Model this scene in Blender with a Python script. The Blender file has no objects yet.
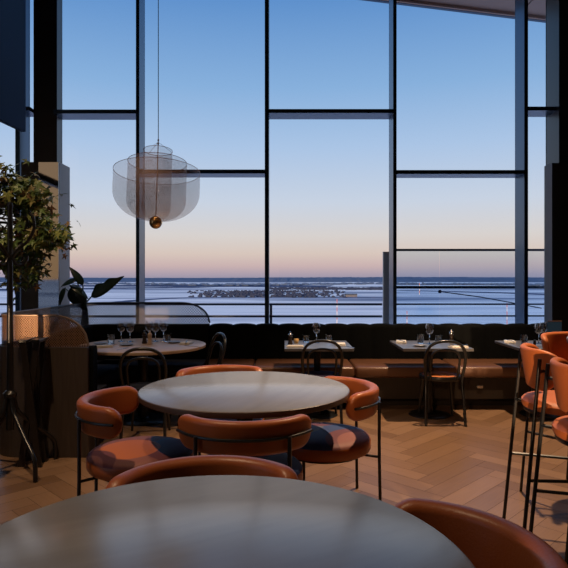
import bpy, bmesh, math, random
from mathutils import Vector, Matrix
random.seed(7)
PI = math.pi
scene = bpy.context.scene
C = scene.collection
F = 570.0
EYE = 1.4

def at(px, py, Y):
    return Vector(((px-284)/F*Y, Y, EYE-(py-278)/F*Y))

# ------------------------------------------------------------------ materials
def lin(c):
    out = []
    for v in c[:3]:
        v /= 255.0
        out.append(v/12.92 if v <= 0.04045 else ((v+0.055)/1.055)**2.4)
    return (out[0], out[1], out[2], 1.0)

def principled(name, col, rough=0.5, metal=0.0, spec=0.5, noise=0.0, nscale=20.0, bump=0.0, bscale=60.0,
               stretch=(1, 1, 1), coat=0.0, sheen=0.0):
    m = bpy.data.materials.new(name)
    m.use_nodes = True
    nt = m.node_tree
    b = nt.nodes['Principled BSDF']
    c4 = col if len(col) == 4 else (*col, 1.0)
    b.inputs['Base Color'].default_value = c4
    b.inputs['Roughness'].default_value = rough
    b.inputs['Metallic'].default_value = metal
    b.inputs['Specular IOR Level'].default_value = spec
    if coat:
        b.inputs['Coat Weight'].default_value = coat
        b.inputs['Coat Roughness'].default_value = 0.15
    if sheen:
        b.inputs['Sheen Weight'].default_value = sheen
    if noise or bump:
        tc = nt.nodes.new('ShaderNodeTexCoord')
        mp = nt.nodes.new('ShaderNodeMapping')
        mp.inputs['Scale'].default_value = stretch
        nt.links.new(tc.outputs['Object'], mp.inputs['Vector'])
    if noise:
        n = nt.nodes.new('ShaderNodeTexNoise')
        n.inputs['Scale'].default_value = nscale
        n.inputs['Detail'].default_value = 5
        nt.links.new(mp.outputs['Vector'], n.inputs['Vector'])
        mx = nt.nodes.new('ShaderNodeMix')
        mx.data_type = 'RGBA'
        mx.inputs[6].default_value = tuple(max(0, v*(1-noise)) for v in c4[:3]) + (1,)
        mx.inputs[7].default_value = tuple(min(1, v*(1+noise)) for v in c4[:3]) + (1,)
        nt.links.new(n.outputs['Fac'], mx.inputs[0])
        nt.links.new(mx.outputs[2], b.inputs['Base Color'])
    if bump:
        n2 = nt.nodes.new('ShaderNodeTexNoise')
        n2.inputs['Scale'].default_value = bscale
        n2.inputs['Detail'].default_value = 4
        nt.links.new(mp.outputs['Vector'], n2.inputs['Vector'])
        bp = nt.nodes.new('ShaderNodeBump')
        bp.inputs['Strength'].default_value = bump
        bp.inputs['Distance'].default_value = 0.01
        nt.links.new(n2.outputs['Fac'], bp.inputs['Height'])
        nt.links.new(bp.outputs['Normal'], b.inputs['Normal'])
    return m

def glass_mat(name, tint=(1, 1, 1), ior=1.45, rough=0.0, gain=1.0):
    m = bpy.data.materials.new(name)
    m.use_nodes = True
    nt = m.node_tree
    nt.nodes.remove(nt.nodes['Principled BSDF'])
    out = nt.nodes['Material Output']
    tr = nt.nodes.new('ShaderNodeBsdfTransparent')
    tr.inputs['Color'].default_value = (*tint, 1)
    gl = nt.nodes.new('ShaderNodeBsdfGlossy')
    gl.inputs['Roughness'].default_value = rough
    fr = nt.nodes.new('ShaderNodeFresnel')
    fr.inputs['IOR'].default_value = ior
    mu = nt.nodes.new('ShaderNodeMath')
    mu.operation = 'MULTIPLY'
    mu.inputs[1].default_value = gain
    mu.use_clamp = True
    mix = nt.nodes.new('ShaderNodeMixShader')
    nt.links.new(fr.outputs[0], mu.inputs[0])
    # only the face turned to the ray mirrors; inside the pane the ray just passes on
    geo = nt.nodes.new('ShaderNodeNewGeometry')
    inv_ = nt.nodes.new('ShaderNodeMath')
    inv_.operation = 'SUBTRACT'
    inv_.inputs[0].default_value = 1.0
    nt.links.new(geo.outputs['Backfacing'], inv_.inputs[1])
    mb = nt.nodes.new('ShaderNodeMath')
    mb.operation = 'MULTIPLY'
    nt.links.new(mu.outputs[0], mb.inputs[0])
    nt.links.new(inv_.outputs[0], mb.inputs[1])
    nt.links.new(mb.outputs[0], mix.inputs[0])
    nt.links.new(tr.outputs[0], mix.inputs[1])
    nt.links.new(gl.outputs[0], mix.inputs[2])
    nt.links.new(mix.outputs[0], out.inputs['Surface'])
    return m

def mesh_mat(name, col, opacity):
    m = bpy.data.materials.new(name)
    m.use_nodes = True
    nt = m.node_tree
    b = nt.nodes['Principled BSDF']
    b.inputs['Base Color'].default_value = (*col, 1)
    b.inputs['Roughness'].default_value = 0.45
    b.inputs['Metallic'].default_value = 0.3
    b.inputs['Alpha'].default_value = opacity
    return m

def perforated_mat(name, col, pitch, radius):
    # round holes on a staggered grid, from the UV map measured in metres
    m = bpy.data.materials.new(name)
    m.use_nodes = True
    nt = m.node_tree
    b = nt.nodes['Principled BSDF']
    b.inputs['Base Color'].default_value = col
    b.inputs['Roughness'].default_value = 0.42
    b.inputs['Metallic'].default_value = 0.35
    uv = nt.nodes.new('ShaderNodeUVMap')
    def holes(off):
        mp = nt.nodes.new('ShaderNodeMapping')
        mp.inputs['Scale'].default_value = (1/pitch, 1/(pitch*1.1), 1)
        mp.inputs['Location'].default_value = (off, off, 0)
        nt.links.new(uv.outputs[0], mp.inputs['Vector'])
        fr = nt.nodes.new('ShaderNodeVectorMath')
        fr.operation = 'FRACTION'
        nt.links.new(mp.outputs[0], fr.inputs[0])
        sb = nt.nodes.new('ShaderNodeVectorMath')
        sb.operation = 'SUBTRACT'
        sb.inputs[1].default_value = (0.5, 0.5, 0)
        nt.links.new(fr.outputs[0], sb.inputs[0])
        ln = nt.nodes.new('ShaderNodeVectorMath')
        ln.operation = 'LENGTH'
        nt.links.new(sb.outputs[0], ln.inputs[0])
        g = nt.nodes.new('ShaderNodeMath')
        g.operation = 'GREATER_THAN'
        g.inputs[1].default_value = radius
        nt.links.new(ln.outputs['Value'], g.inputs[0])
        return g
    a, c = holes(0.0), holes(0.5)
    mn = nt.nodes.new('ShaderNodeMath')
    mn.operation = 'MINIMUM'
    nt.links.new(a.outputs[0], mn.inputs[0])
    nt.links.new(c.outputs[0], mn.inputs[1])
    nt.links.new(mn.outputs[0], b.inputs['Alpha'])
    return m

M = {}
M['black_metal'] = principled('black_metal', (0.012, 0.013, 0.015), 0.32, 0.2, 0.5)
M['frame'] = principled('window_frame_metal', (0.042, 0.082, 0.145), 0.30, 0.9, 0.5)
M['bent_black'] = principled('black_lacquered_wood', (0.012, 0.012, 0.013), 0.28, 0, 0.5)
M['leather'] = principled('cognac_leather', (0.34, 0.090, 0.024), 0.38, 0, 0.42, noise=0.16, nscale=9, bump=0.10, bscale=140)
M['leather_stool'] = principled('orange_leather', (0.50, 0.135, 0.036), 0.5, 0, 0.25, noise=0.08, nscale=8, bump=0.08, bscale=140)
M['leather_seat'] = principled('brown_bench_leather', (0.115, 0.052, 0.029), 0.30, 0, 0.5, noise=0.2, nscale=5, bump=0.15, bscale=30)
M['piping'] = principled('dark_leather_piping', (0.16, 0.045, 0.02), 0.45)
M['velvet'] = principled('dark_channel_upholstery', (0.0025, 0.003, 0.0035), 0.9, 0, 0.08, noise=0.3, nscale=30)
M['navy_fabric'] = principled('navy_upholstery', (0.014, 0.018, 0.035), 0.8, 0, 0.25)
M['table_top'] = principled('washed_grey_tabletop', (0.215, 0.21, 0.205), 0.23, 0, 0.85, noise=0.16, nscale=3.0, stretch=(1, 7, 1))
M['table_edge'] = principled('dark_table_edge', (0.07, 0.045, 0.035), 0.4)
M['oak_top'] = principled('pale_oak_top', (0.42, 0.30, 0.21), 0.38, 0, 0.5, noise=0.15, nscale=4, stretch=(1, 9, 1))
M['grey_top'] = principled('grey_stone_top', (0.105, 0.105, 0.115), 0.28, 0, 0.55, noise=0.12, nscale=6)
M['panel_wood'] = principled('dark_stained_oak', (0.026, 0.018, 0.013), 0.5, 0, 0.3, noise=0.35, nscale=6, stretch=(12, 12, 0.7))
M['booth_wood'] = principled('booth_dark_oak', (0.060, 0.045, 0.037), 0.5, 0, 0.3, noise=0.35, nscale=6, stretch=(12, 12, 0.7))
M['dark_wood'] = principled('black_brown_wood', (0.018, 0.014, 0.012), 0.4)
M['linen'] = principled('white_linen', (0.66, 0.63, 0.60), 0.85, noise=0.06, nscale=60)
M['china'] = principled('grey_stoneware', (0.20, 0.20, 0.21), 0.3)
M['steel'] = principled('polished_steel', (0.55, 0.55, 0.57), 0.22, 1.0)
M['brass'] = principled('aged_brass', (0.55, 0.33, 0.13), 0.3, 1.0)
M['copper'] = principled('copper_wire', (0.34, 0.19, 0.15), 0.4, 0.6)
M['pane'] = glass_mat('window_glass', (0.975, 0.985, 1.0), 1.33)
M['rail_glass'] = glass_mat('balustrade_glass', (0.86, 0.93, 0.985), 1.3)
M['glassware'] = principled('drinking_glass', (0.97, 0.98, 1.0), 0.02)
M['glassware'].node_tree.nodes['Principled BSDF'].inputs['Transmission Weight'].default_value = 1.0
M['glassware'].node_tree.nodes['Principled BSDF'].inputs['IOR'].default_value = 1.75
M['lamp_mesh'] = mesh_mat('fine_wire_mesh', (0.40, 0.29, 0.28), 0.28)
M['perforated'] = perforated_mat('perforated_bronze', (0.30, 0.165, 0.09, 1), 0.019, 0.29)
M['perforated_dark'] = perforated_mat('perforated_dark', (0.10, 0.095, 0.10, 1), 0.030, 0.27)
M['bronze'] = principled('bronze_edge', (0.27, 0.19, 0.14), 0.4, 0.5)
M['wall'] = principled('dark_wall_paint', (0.045, 0.043, 0.045), 0.8, noise=0.1, nscale=4)
M['ceiling'] = principled('dark_ceiling', (0.05, 0.047, 0.047), 0.8, noise=0.05, nscale=3)
M['soffit'] = principled('brown_soffit_cladding', (0.42, 0.29, 0.25), 0.6, noise=0.08, nscale=2)
M['navy_panel'] = principled('navy_panel', (0.002, 0.022, 0.095), 0.6, 0, 0.1)
M['pier_dark'] = principled('pier_dark_lacquer', (0.018, 0.020, 0.024), 0.35)
M['mirror'] = principled('dark_mirror', (0.26, 0.27, 0.27), 0.03, 1.0)
M['pier_side'] = principled('pier_grey_side', (0.30, 0.30, 0.32), 0.45, noise=0.05)
M['leaf_dark'] = principled('leathery_dark_leaf', (0.018, 0.042, 0.033), 0.3, 0, 0.55, noise=0.3, nscale=8)
M['stem'] = principled('brown_stem', (0.08, 0.05, 0.03), 0.7, noise=0.3, nscale=25, bump=0.4, bscale=40)
M['pot'] = principled('dark_clay_pot', (0.05, 0.045, 0.04), 0.6, noise=0.2, nscale=10)
M['soil'] = principled('soil', (0.03, 0.02, 0.014), 0.95, noise=0.3, nscale=40)
M['mill_dark'] = principled('dark_mill_wood', (0.03, 0.02, 0.016), 0.3)
M['mill_pale'] = principled('pale_mill_wood', (0.55, 0.40, 0.30), 0.4)
M['candle'] = principled('amber_candle_holder', (0.65, 0.42, 0.18), 0.35)
M['card'] = principled('navy_card', (0.015, 0.05, 0.12), 0.45)
M['terrace'] = principled('terrace_snow', (0.55, 0.56, 0.60), 0.9, noise=0.1, nscale=3)
M['post'] = principled('pale_post', (0.62, 0.55, 0.50), 0.5)
M['post_dark'] = principled('teal_grey_post', (0.06, 0.09, 0.105), 0.4)
M['rail_dark'] = principled('navy_rail', (0.03, 0.045, 0.08), 0.4, 0.2)
M['forest'] = principled('hazed_forest', (0.115, 0.165, 0.26), 0.95, 0, 0.0, noise=0.35, nscale=0.006)  # pale blue of distance haze is painted into the trees' base colour
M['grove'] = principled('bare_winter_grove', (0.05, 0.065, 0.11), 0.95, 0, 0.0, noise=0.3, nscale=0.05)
M['hangar'] = principled('grey_metal_cladding', (0.11, 0.12, 0.15), 0.7)
M['mast_red'] = principled('mast_red_paint', (0.55, 0.14, 0.10), 0.6)
M['mast_white'] = principled('mast_white_paint', (0.75, 0.70, 0.68), 0.6)

# tree foliage: leaves in greens and autumn bronze, one colour per leaf
def attr_ramp(name, attr, stops, rough=0.5, spec=0.4):
    m = bpy.data.materials.new(name)
    m.use_nodes = True
    nt = m.node_tree
    b = nt.nodes['Principled BSDF']
    b.inputs['Roughness'].default_value = rough
    b.inputs['Specular IOR Level'].default_value = spec
    a = nt.nodes.new('ShaderNodeAttribute')
    a.attribute_name = attr
    r = nt.nodes.new('ShaderNodeValToRGB')
    e = r.color_ramp.elements
    e[0].position, e[0].color = stops[0][0], stops[0][1]
    e[1].position, e[1].color = stops[-1][0], stops[-1][1]
    for p, c in stops[1:-1]:
        x = e.new(p)
        x.color = c
    nt.links.new(a.outputs['Fac'], r.inputs[0])
    nt.links.new(r.outputs[0], b.inputs['Base Color'])
    return m, nt, b, r
M['tree_leaf'], _, _, _ = attr_ramp('maple_like_leaves', 'tone', [
    (0.0, (0.06, 0.105, 0.032, 1)), (0.45, (0.13, 0.20, 0.05, 1)), (0.7, (0.28, 0.31, 0.085, 1)),
    (0.85, (0.26, 0.20, 0.08, 1)), (1.0, (0.22, 0.10, 0.06, 1))], 0.45)
# herringbone oak: one tone per plank, fine grain on top
fm, fnt, fb, fr_ = attr_ramp('herringbone_oak', 'tone', [
    (0.0, (0.150, 0.084, 0.046, 1)), (0.5, (0.215, 0.124, 0.071, 1)), (1.0, (0.285, 0.172, 0.102, 1))], 0.34, 0.5)
M['floor'] = fm
_uv = fnt.nodes.new('ShaderNodeUVMap')
_mp = fnt.nodes.new('ShaderNodeMapping')
_mp.inputs['Scale'].default_value = (1.5, 22, 1)
_nz = fnt.nodes.new('ShaderNodeTexNoise')
_nz.inputs['Scale'].default_value = 3
_nz.inputs['Detail'].default_value = 6
fnt.links.new(_uv.outputs[0], _mp.inputs['Vector'])
fnt.links.new(_mp.outputs[0], _nz.inputs['Vector'])
_ad = fnt.nodes.new('ShaderNodeMath')
_ad.operation = 'MULTIPLY_ADD'
_ad.inputs[1].default_value = 0.6
_sub = fnt.nodes.new('ShaderNodeMath')
_sub.operation = 'SUBTRACT'
_sub.inputs[1].default_value = 0.3
fnt.links.new(_nz.outputs['Fac'], _ad.inputs[0])
_attr = [n for n in fnt.nodes if n.type == 'ATTRIBUTE'][0]
fnt.links.new(_attr.outputs['Fac'], _ad.inputs[2])
fnt.links.new(_ad.outputs[0], _sub.inputs[0])
fnt.links.new(_sub.outputs[0], fr_.inputs[0])
M['floor_gap'] = principled('floor_joint', (0.05, 0.03, 0.02), 0.8)

# patterned seat fabric: overlapping big discs of colour
def seat_fabric(name, base, discs):
    m = bpy.data.materials.new(name)
    m.use_nodes = True
    nt = m.node_tree
    b = nt.nodes['Principled BSDF']
    b.inputs['Roughness'].default_value = 0.62
    b.inputs['Specular IOR Level'].default_value = 0.35
    tc = nt.nodes.new('ShaderNodeTexCoord')
    sx = nt.nodes.new('ShaderNodeVectorMath')
    sx.operation = 'MULTIPLY'
    sx.inputs[1].default_value = (1, 1, 0)
    nt.links.new(tc.outputs['Object'], sx.inputs[0])
    prev = None
    for (x, y, r, col) in discs:
        d = nt.nodes.new('ShaderNodeVectorMath')
        d.operation = 'DISTANCE'
        d.inputs[1].default_value = (x, y, 0)
        nt.links.new(sx.outputs[0], d.inputs[0])
        mr = nt.nodes.new('ShaderNodeMapRange')
        mr.inputs['From Min'].default_value = r-0.004
        mr.inputs['From Max'].default_value = r+0.004
        mr.inputs['To Min'].default_value = 1
        mr.inputs['To Max'].default_value = 0
        nt.links.new(d.outputs['Value'], mr.inputs[0])
        mx = nt.nodes.new('ShaderNodeMix')
        mx.data_type = 'RGBA'
        nt.links.new(mr.outputs[0], mx.inputs[0])
        if prev is None:
            mx.inputs[6].default_value = (*base, 1)
        else:
            nt.links.new(prev.outputs[2], mx.inputs[6])
        mx.inputs[7].default_value = (*col, 1)
        prev = mx
    nt.links.new(prev.outputs[2], b.inputs['Base Color'])
    return m
NAVY, MAUVE, SALMON, PLUM, SLATE = (0.035, 0.065, 0.19), (0.27, 0.10, 0.085), (0.52, 0.15, 0.055), (0.15, 0.045, 0.055), (0.12, 0.12, 0.15)
M['fabric_warm'] = seat_fabric('swirl_fabric_warm', MAUVE, [
    (0.30, 0.03, 0.31, PLUM), (0.32, 0.03, 0.25, NAVY), (-0.06, -0.04, 0.17, SALMON), (-0.30, -0.22, 0.20, PLUM), (-0.36, -0.26, 0.20, MAUVE)])
M['fabric_blue'] = seat_fabric('swirl_fabric_blue', NAVY, [
    (-0.20, 0.22, 0.24, PLUM), (-0.24, 0.26, 0.22, MAUVE), (0.16, -0.16, 0.20, SLATE), (0.20, -0.20, 0.17, NAVY), (-0.02, -0.30, 0.19, PLUM)])
M['fabric_navy'] = seat_fabric('swirl_fabric_navy', NAVY, [
    (0.1, 0.2, 0.22, SLATE), (0.14, 0.24, 0.2, NAVY), (-0.25, 0.2, 0.2, PLUM)])

# snow-covered land: pale snow with long dark bands of ploughed ground and cleared strips
def snow_mat():
    m = bpy.data.materials.new('snow_fields')
    m.use_nodes = True
    nt = m.node_tree
    b = nt.nodes['Principled BSDF']
    b.inputs['Roughness'].default_value = 0.85
    b.inputs['Specular IOR Level'].default_value = 0.0
    tc = nt.nodes.new('ShaderNodeTexCoord')
    def layer(sc, scale, lo, hi, seed):
        mp = nt.nodes.new('ShaderNodeMapping')
        mp.inputs['Scale'].default_value = sc
        mp.inputs['Location'].default_value = (seed, seed*1.7, 0)
        mp.inputs['Rotation'].default_value = (0, 0, 0.03*seed)
        nt.links.new(tc.outputs['Object'], mp.inputs['Vector'])
        n = nt.nodes.new('ShaderNodeTexNoise')
        n.inputs['Scale'].default_value = scale
        n.inputs['Detail'].default_value = 6
        n.inputs['Roughness'].default_value = 0.55
        nt.links.new(mp.outputs[0], n.inputs['Vector'])
        mr = nt.nodes.new('ShaderNodeMapRange')
        mr.inputs['From Min'].default_value = lo
        mr.inputs['From Max'].default_value = hi
        nt.links.new(n.outputs['Fac'], mr.inputs[0])
        return mr
    a = layer((0.0011, 0.0040, 1), 1.0, 0.50, 0.60, 1.3)
    c = layer((0.004, 0.022, 1), 1.0, 0.46, 0.70, 3.1)
    mx = nt.nodes.new('ShaderNodeMix')
    mx.data_type = 'RGBA'
    mx.inputs[6].default_value = (0.90, 0.90, 0.94, 1)
    mx.inputs[7].default_value = (0.22, 0.26, 0.36, 1)
    nt.links.new(a.outputs[0], mx.inputs[0])
    mx2 = nt.nodes.new('ShaderNodeMix')
    mx2.data_type = 'RGBA'
    mx2.inputs[7].default_value = (0.52, 0.55, 0.66, 1)
    nt.links.new(c.outputs[0], mx2.inputs[0])
    nt.links.new(mx.outputs[2], mx2.inputs[6])
    nt.links.new(mx2.outputs[2], b.inputs['Base Color'])
    return m
M['snow'] = snow_mat()

M['pale_top'] = principled('pale_bar_top', (0.55, 0.53, 0.51), 0.35)

# ------------------------------------------------------------------ mesh helpers
def new():
    return bmesh.new()

def obj(name, bm, mats, parent=None, smooth=True, loc=None, rotz=0.0, angle=40):
    me = bpy.data.meshes.new(name)
    bmesh.ops.recalc_face_normals(bm, faces=bm.faces)
    if smooth:
        lim = math.radians(angle)
        for f in bm.faces:
            f.smooth = True
        for e in bm.edges:
            if len(e.link_faces) == 2 and e.calc_face_angle(0) > lim:
                e.smooth = False
    bm.to_mesh(me)
    bm.free()
    if not isinstance(mats, (list, tuple)):
        mats = [mats]
    for m in mats:
        me.materials.append(M[m] if isinstance(m, str) else m)
    o = bpy.data.objects.new(name, me)
    C.objects.link(o)
    if parent:
        o.parent = parent
    if loc is not None:
        o.location = loc
    o.rotation_euler = (0, 0, rotz)
    return o

def tag(o, label, cat, group=None, kind=None):
    o['label'] = label
    o['category'] = cat
    if group:
        o['group'] = group
    if kind:
        o['kind'] = kind
    return o

def thing(name, label, cat, loc=(0, 0, 0), rotz=0.0, group=None):
    o = bpy.data.objects.new(name, None)
    o.empty_display_size = 0.1
    C.objects.link(o)
    o.location = loc
    o.rotation_euler = (0, 0, rotz)
    return tag(o, label, cat, group)

def struct(name, bm, mats, parent=None, smooth=False):
    o = obj(name, bm, mats, parent, smooth)
    if parent is None:
        o['kind'] = 'structure'
    return o

def struct_empty(name, loc=(0, 0, 0)):
    o = bpy.data.objects.new(name, None)
    C.objects.link(o)
    o.location = loc
    o['kind'] = 'structure'
    return o

def dup(root, loc, rotz, label, group=None):
    r = root.copy()
    C.objects.link(r)
    r.location = loc
    r.rotation_euler = (0, 0, rotz)
    r['label'] = label
    if group:
        r['group'] = group
    for ch in list(root.children):
        c = ch.copy()
        C.objects.link(c)
        c.parent = r
        for g in ch.children:
            d = g.copy()
            C.objects.link(d)
            d.parent = c
    return r

def box(bm, x0, x1, y0, y1, z0, z1, bevel=0.0, seg=2, mi=0):
    vs = [bm.verts.new((x, y, z)) for x in (x0, x1) for y in (y0, y1) for z in (z0, z1)]
    idx = [(0, 1, 3, 2), (4, 6, 7, 5), (0, 4, 5, 1), (2, 3, 7, 6), (0, 2, 6, 4), (1, 5, 7, 3)]
    fs = [bm.faces.new([vs[i] for i in q]) for q in idx]
    for f in fs:
        f.material_index = mi
    if bevel:
        es = list({e for f in fs for e in f.edges})
        bmesh.ops.bevel(bm, geom=es, offset=bevel, segments=seg, profile=0.5, affect='EDGES')
    return fs

def xform(bm, verts, mat):
    for v in verts:
        v.co = mat @ v.co

def lathe(bm, prof, n=32, cx=0, cy=0, mi=0, mfun=None):
    rings = []
    for (r, z) in prof:
        if r < 1e-6:
            rings.append([bm.verts.new((cx, cy, z))])
        else:
            rings.append([bm.verts.new((cx+r*math.cos(2*PI*k/n), cy+r*math.sin(2*PI*k/n), z)) for k in range(n)])
    for i in range(len(rings)-1):
        a, b = rings[i], rings[i+1]
        m = mfun(i) if mfun else mi
        for k in range(n):
            k2 = (k+1) % n
            if len(a) == 1 and len(b) == 1:
                continue
            if len(a) == 1:
                f = bm.faces.new((a[0], b[k], b[k2]))
            elif len(b) == 1:
                f = bm.faces.new((a[k], a[k2], b[0]))
            else:
                f = bm.faces.new((a[k], a[k2], b[k2], b[k]))
            f.material_index = m

def tube(bm, pts, r, n=8, closed=False, mi=0):
    pts = [Vector(p) for p in pts]
    N = len(pts)
    rad = r if isinstance(r, (list, tuple)) else [r]*N
    rings = []
    up = None
    for i, p in enumerate(pts):
        if closed:
            t = (pts[(i+1) % N]-pts[i-1]).normalized()
        else:
            t = (pts[min(i+1, N-1)]-pts[max(i-1, 0)]).normalized()
        if up is None:
            ref = Vector((0, 0, 1)) if abs(t.z) < 0.9 else Vector((1, 0, 0))
            up = (ref - t*ref.dot(t)).normalized()
        else:
            up = (up - t*up.dot(t)).normalized()
        s = t.cross(up)
        rings.append([bm.verts.new(p + (up*math.cos(2*PI*k/n)+s*math.sin(2*PI*k/n))*rad[i]) for k in range(n)])
    M_ = N if closed else N-1
    for i in range(M_):
        a, b = rings[i], rings[(i+1) % N]
        for k in range(n):
            f = bm.faces.new((a[k], a[(k+1) % n], b[(k+1) % n], b[k]))
            f.material_index = mi
    if not closed:
        for ring in (rings[0], list(reversed(rings[-1]))):
            f = bm.faces.new(ring)
            f.material_index = mi

def smooth_path(ctrl, per=8):
    P = [Vector(p) for p in ctrl]
    P = [P[0]*2-P[1]] + P + [P[-1]*2-P[-2]]
    out = []
    for i in range(1, len(P)-2):
        for k in range(per):
            t = k/per
            a, b, c, d = P[i-1], P[i], P[i+1], P[i+2]
            out.append(0.5*((2*b)+(c-a)*t+(2*a-5*b+4*c-d)*t*t+(3*b-a-3*c+d)*t**3))
    out.append(P[-2])
    return out

def sweep(bm, path, secfun, caps=True, mi=0, uvmat=False):
    """path: list of (x,y); secfun(s, i) -> list of (n, z) with n to the LEFT of travel."""
    P = [Vector((p[0], p[1])) for p in path]
    L = [0.0]
    for i in range(1, len(P)):
        L.append(L[-1]+(P[i]-P[i-1]).length)
    rings = []
    for i, p in enumerate(P):
        t = (P[min(i+1, len(P)-1)]-P[max(i-1, 0)]).normalized()
        n = Vector((-t.y, t.x))
        rings.append([bm.verts.new((p.x+n.x*a, p.y+n.y*a, z)) for (a, z) in secfun(L[i], L[-1])])
    k = len(rings[0])
    uvl = bm.loops.layers.uv.verify() if uvmat else None
    for i in range(len(rings)-1):
        for j in range(k):
            j2 = (j+1) % k
            f = bm.faces.new((rings[i][j], rings[i+1][j], rings[i+1][j2], rings[i][j2]))
            f.material_index = mi
            if uvl:
                for lp in f.loops:
                    v = lp.vert
                    ss = L[i] if v in (rings[i][j], rings[i][j2]) else L[i+1]
                    lp[uvl].uv = (ss, v.co.z)
    if caps:
        bm.faces.new(rings[0]).material_index = mi
        bm.faces.new(list(reversed(rings[-1]))).material_index = mi
    return L[-1]

def rrect(a0, a1, z0, z1, r, seg=4):
    out = []
    for (cx, cz, st) in ((a1-r, z1-r, 0), (a0+r, z1-r, 90), (a0+r, z0+r, 180), (a1-r, z0+r, 270)):
        for k in range(seg+1):
            a = math.radians(st+90*k/seg)
            out.append((cx+r*math.cos(a), cz+r*math.sin(a)))
    return out

# ------------------------------------------------------------------ camera
cam = bpy.data.cameras.new('camera')
cam.sensor_width = 36
cam.lens = 36*F/568
cam.shift_y = -6/568
cam.clip_end = 20000
cam.clip_start = 0.05
co = bpy.data.objects.new('camera', cam)
C.objects.link(co)
co.location = (0, 0, EYE)
co.rotation_euler = (PI/2, 0, 0)
scene.camera = co

# ------------------------------------------------------------------ world
w = bpy.data.worlds.new('dusk_sky')
scene.world = w
w.use_nodes = True
wt = w.node_tree
bg = wt.nodes['Background']
tc = wt.nodes.new('ShaderNodeTexCoord')
sp = wt.nodes.new('ShaderNodeSeparateXYZ')
rp = wt.nodes.new('ShaderNodeValToRGB')
wt.links.new(tc.outputs['Generated'], sp.inputs[0])
mr = wt.nodes.new('ShaderNodeMapRange')
mr.inputs['From Min'].default_value = 0.0
mr.inputs['From Max'].default_value = 1.0
wt.links.new(sp.outputs['Z'], mr.inputs[0])
wt.links.new(mr.outputs[0], rp.inputs[0])
sd = Vector((-0.25, -1.0, 0.06)).normalized()
dt = wt.nodes.new('ShaderNodeVectorMath')
dt.operation = 'DOT_PRODUCT'
dt.inputs[1].default_value = sd
wt.links.new(tc.outputs['Generated'], dt.inputs[0])
gl_ = wt.nodes.new('ShaderNodeMapRange')
gl_.interpolation_type = 'SMOOTHSTEP'
gl_.inputs['From Min'].default_value = 0.72
gl_.inputs['From Max'].default_value = 1.0
gl_.inputs['To Max'].default_value = 0.85
wt.links.new(dt.outputs['Value'], gl_.inputs[0])
gm = wt.nodes.new('ShaderNodeMix')
gm.data_type = 'RGBA'
gm.inputs[7].default_value = lin((246, 190, 130))
wt.links.new(gl_.outputs[0], gm.inputs[0])
wt.links.new(rp.outputs[0], gm.inputs[6])
wt.links.new(gm.outputs[2], bg.inputs[0])
bg.inputs[1].default_value = 1.0
SKY = [(0, (160, 152, 170)), (4, (178, 162, 174)), (12, (208, 181, 178)), (24, (222, 202, 189)), (42, (222, 214, 208)),
       (75, (206, 215, 228)), (130, (176, 201, 231)), (190, (140, 180, 222)), (278, (98, 148, 206)), (400, (100, 150, 208)), (800, (178, 196, 226))]
el = rp.color_ramp.elements
def skypos(d):
    return math.sin(math.atan(d/F))
el[0].position, el[0].color = 0, lin(SKY[0][1])
el[1].position, el[1].color = min(1, skypos(SKY[-1][0])), lin(SKY[-1][1])
for d, c in SKY[1:-1]:
    e = el.new(skypos(d))
    e.color = lin(c)

# ------------------------------------------------------------------ room shell
YW = 7.2                      # glass line
XL, XR, YR = -5.3, 4.6, -3.0  # side walls and rear wall
H = 6.2

bm = new()
uvl = bm.loops.layers.uv.verify()
tone = bm.faces.layers.float.new('tone')
PW, PL = 0.145, 0.725
rot = Matrix.Rotation(math.radians(45), 3, 'Z')
g = 0.0012
cxf, cyf = 0.0, 2.0
def plank(x, y, sx, sy, horiz):
    c = rot @ Vector((x+sx/2, y+sy/2, 0))
    if not (XL+0.3 < c.x+cxf < XR-0.3 and YR+0.3 < c.y+cyf < YW-0.05):
        return
    cs = [(x+g, y+g), (x+sx-g, y+g), (x+sx-g, y+sy-g), (x+g, y+sy-g)]
    vs = []
    for q in cs:
        v = rot @ Vector((q[0], q[1], 0))
        vs.append(bm.verts.new((v.x+cxf, v.y+cyf, 0)))
    f = bm.faces.new(vs)
    f[tone] = random.uniform(0.12, 0.88)
    off = random.uniform(0, 50)
    for lp, q in zip(f.loops, cs):
        u, v = (q[0]-x, q[1]-y) if horiz else (q[1]-y, q[0]-x)
        lp[uvl].uv = (u+off, v+off*0.37)
n_ = 60
for i in range(-n_, n_):
    for j in range(-14, 14):
        ox, oy = i*PW+j*PL, i*PW-j*PL
        plank(ox, oy, PL, PW, True)
        plank(ox+PL, oy+PW-PL, PW, PL, False)
fs = box(bm, XL, XR, YR, YW, -0.12, -0.0015, mi=1)
struct('floor', bm, ['floor', 'floor_gap'])

def soff_z(x):
    return 5.34-0.1226*(x-3.44)
bm = new()
def slope_slab(bm, x0, x1, y0, y1, zf, t):
    vs = []
    for x in (x0, x1):
        for y in (y0, y1):
            for dz in (0, t):
                vs.append(bm.verts.new((x, y, zf(x)+dz)))
    for q in [(0, 1, 3, 2), (4, 6, 7, 5), (0, 4, 5, 1), (2, 3, 7, 6), (0, 2, 6, 4), (1, 5, 7, 3)]:
        bm.faces.new([vs[i] for i in q])
slope_slab(bm, XL-0.2, XR+0.2, YR-0.2, 7.16, lambda x: soff_z(x)+0.25, 0.2)
struct('ceiling', bm, 'ceiling')
bm = new()
for (x0, x1) in ((-6.0, -2.66), (-2.64, 0.42), (0.44, 3.50), (3.52, 6.6)):
    slope_slab(bm, x0, x1, 7.3, 8.5, soff_z, 0.3)
slope_slab(bm, -6.0, 6.6, 8.46, 8.54, lambda x: soff_z(x)-0.045, 0.36)
o = struct('roof_overhang', bm, 'soffit')
bm = new()
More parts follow.
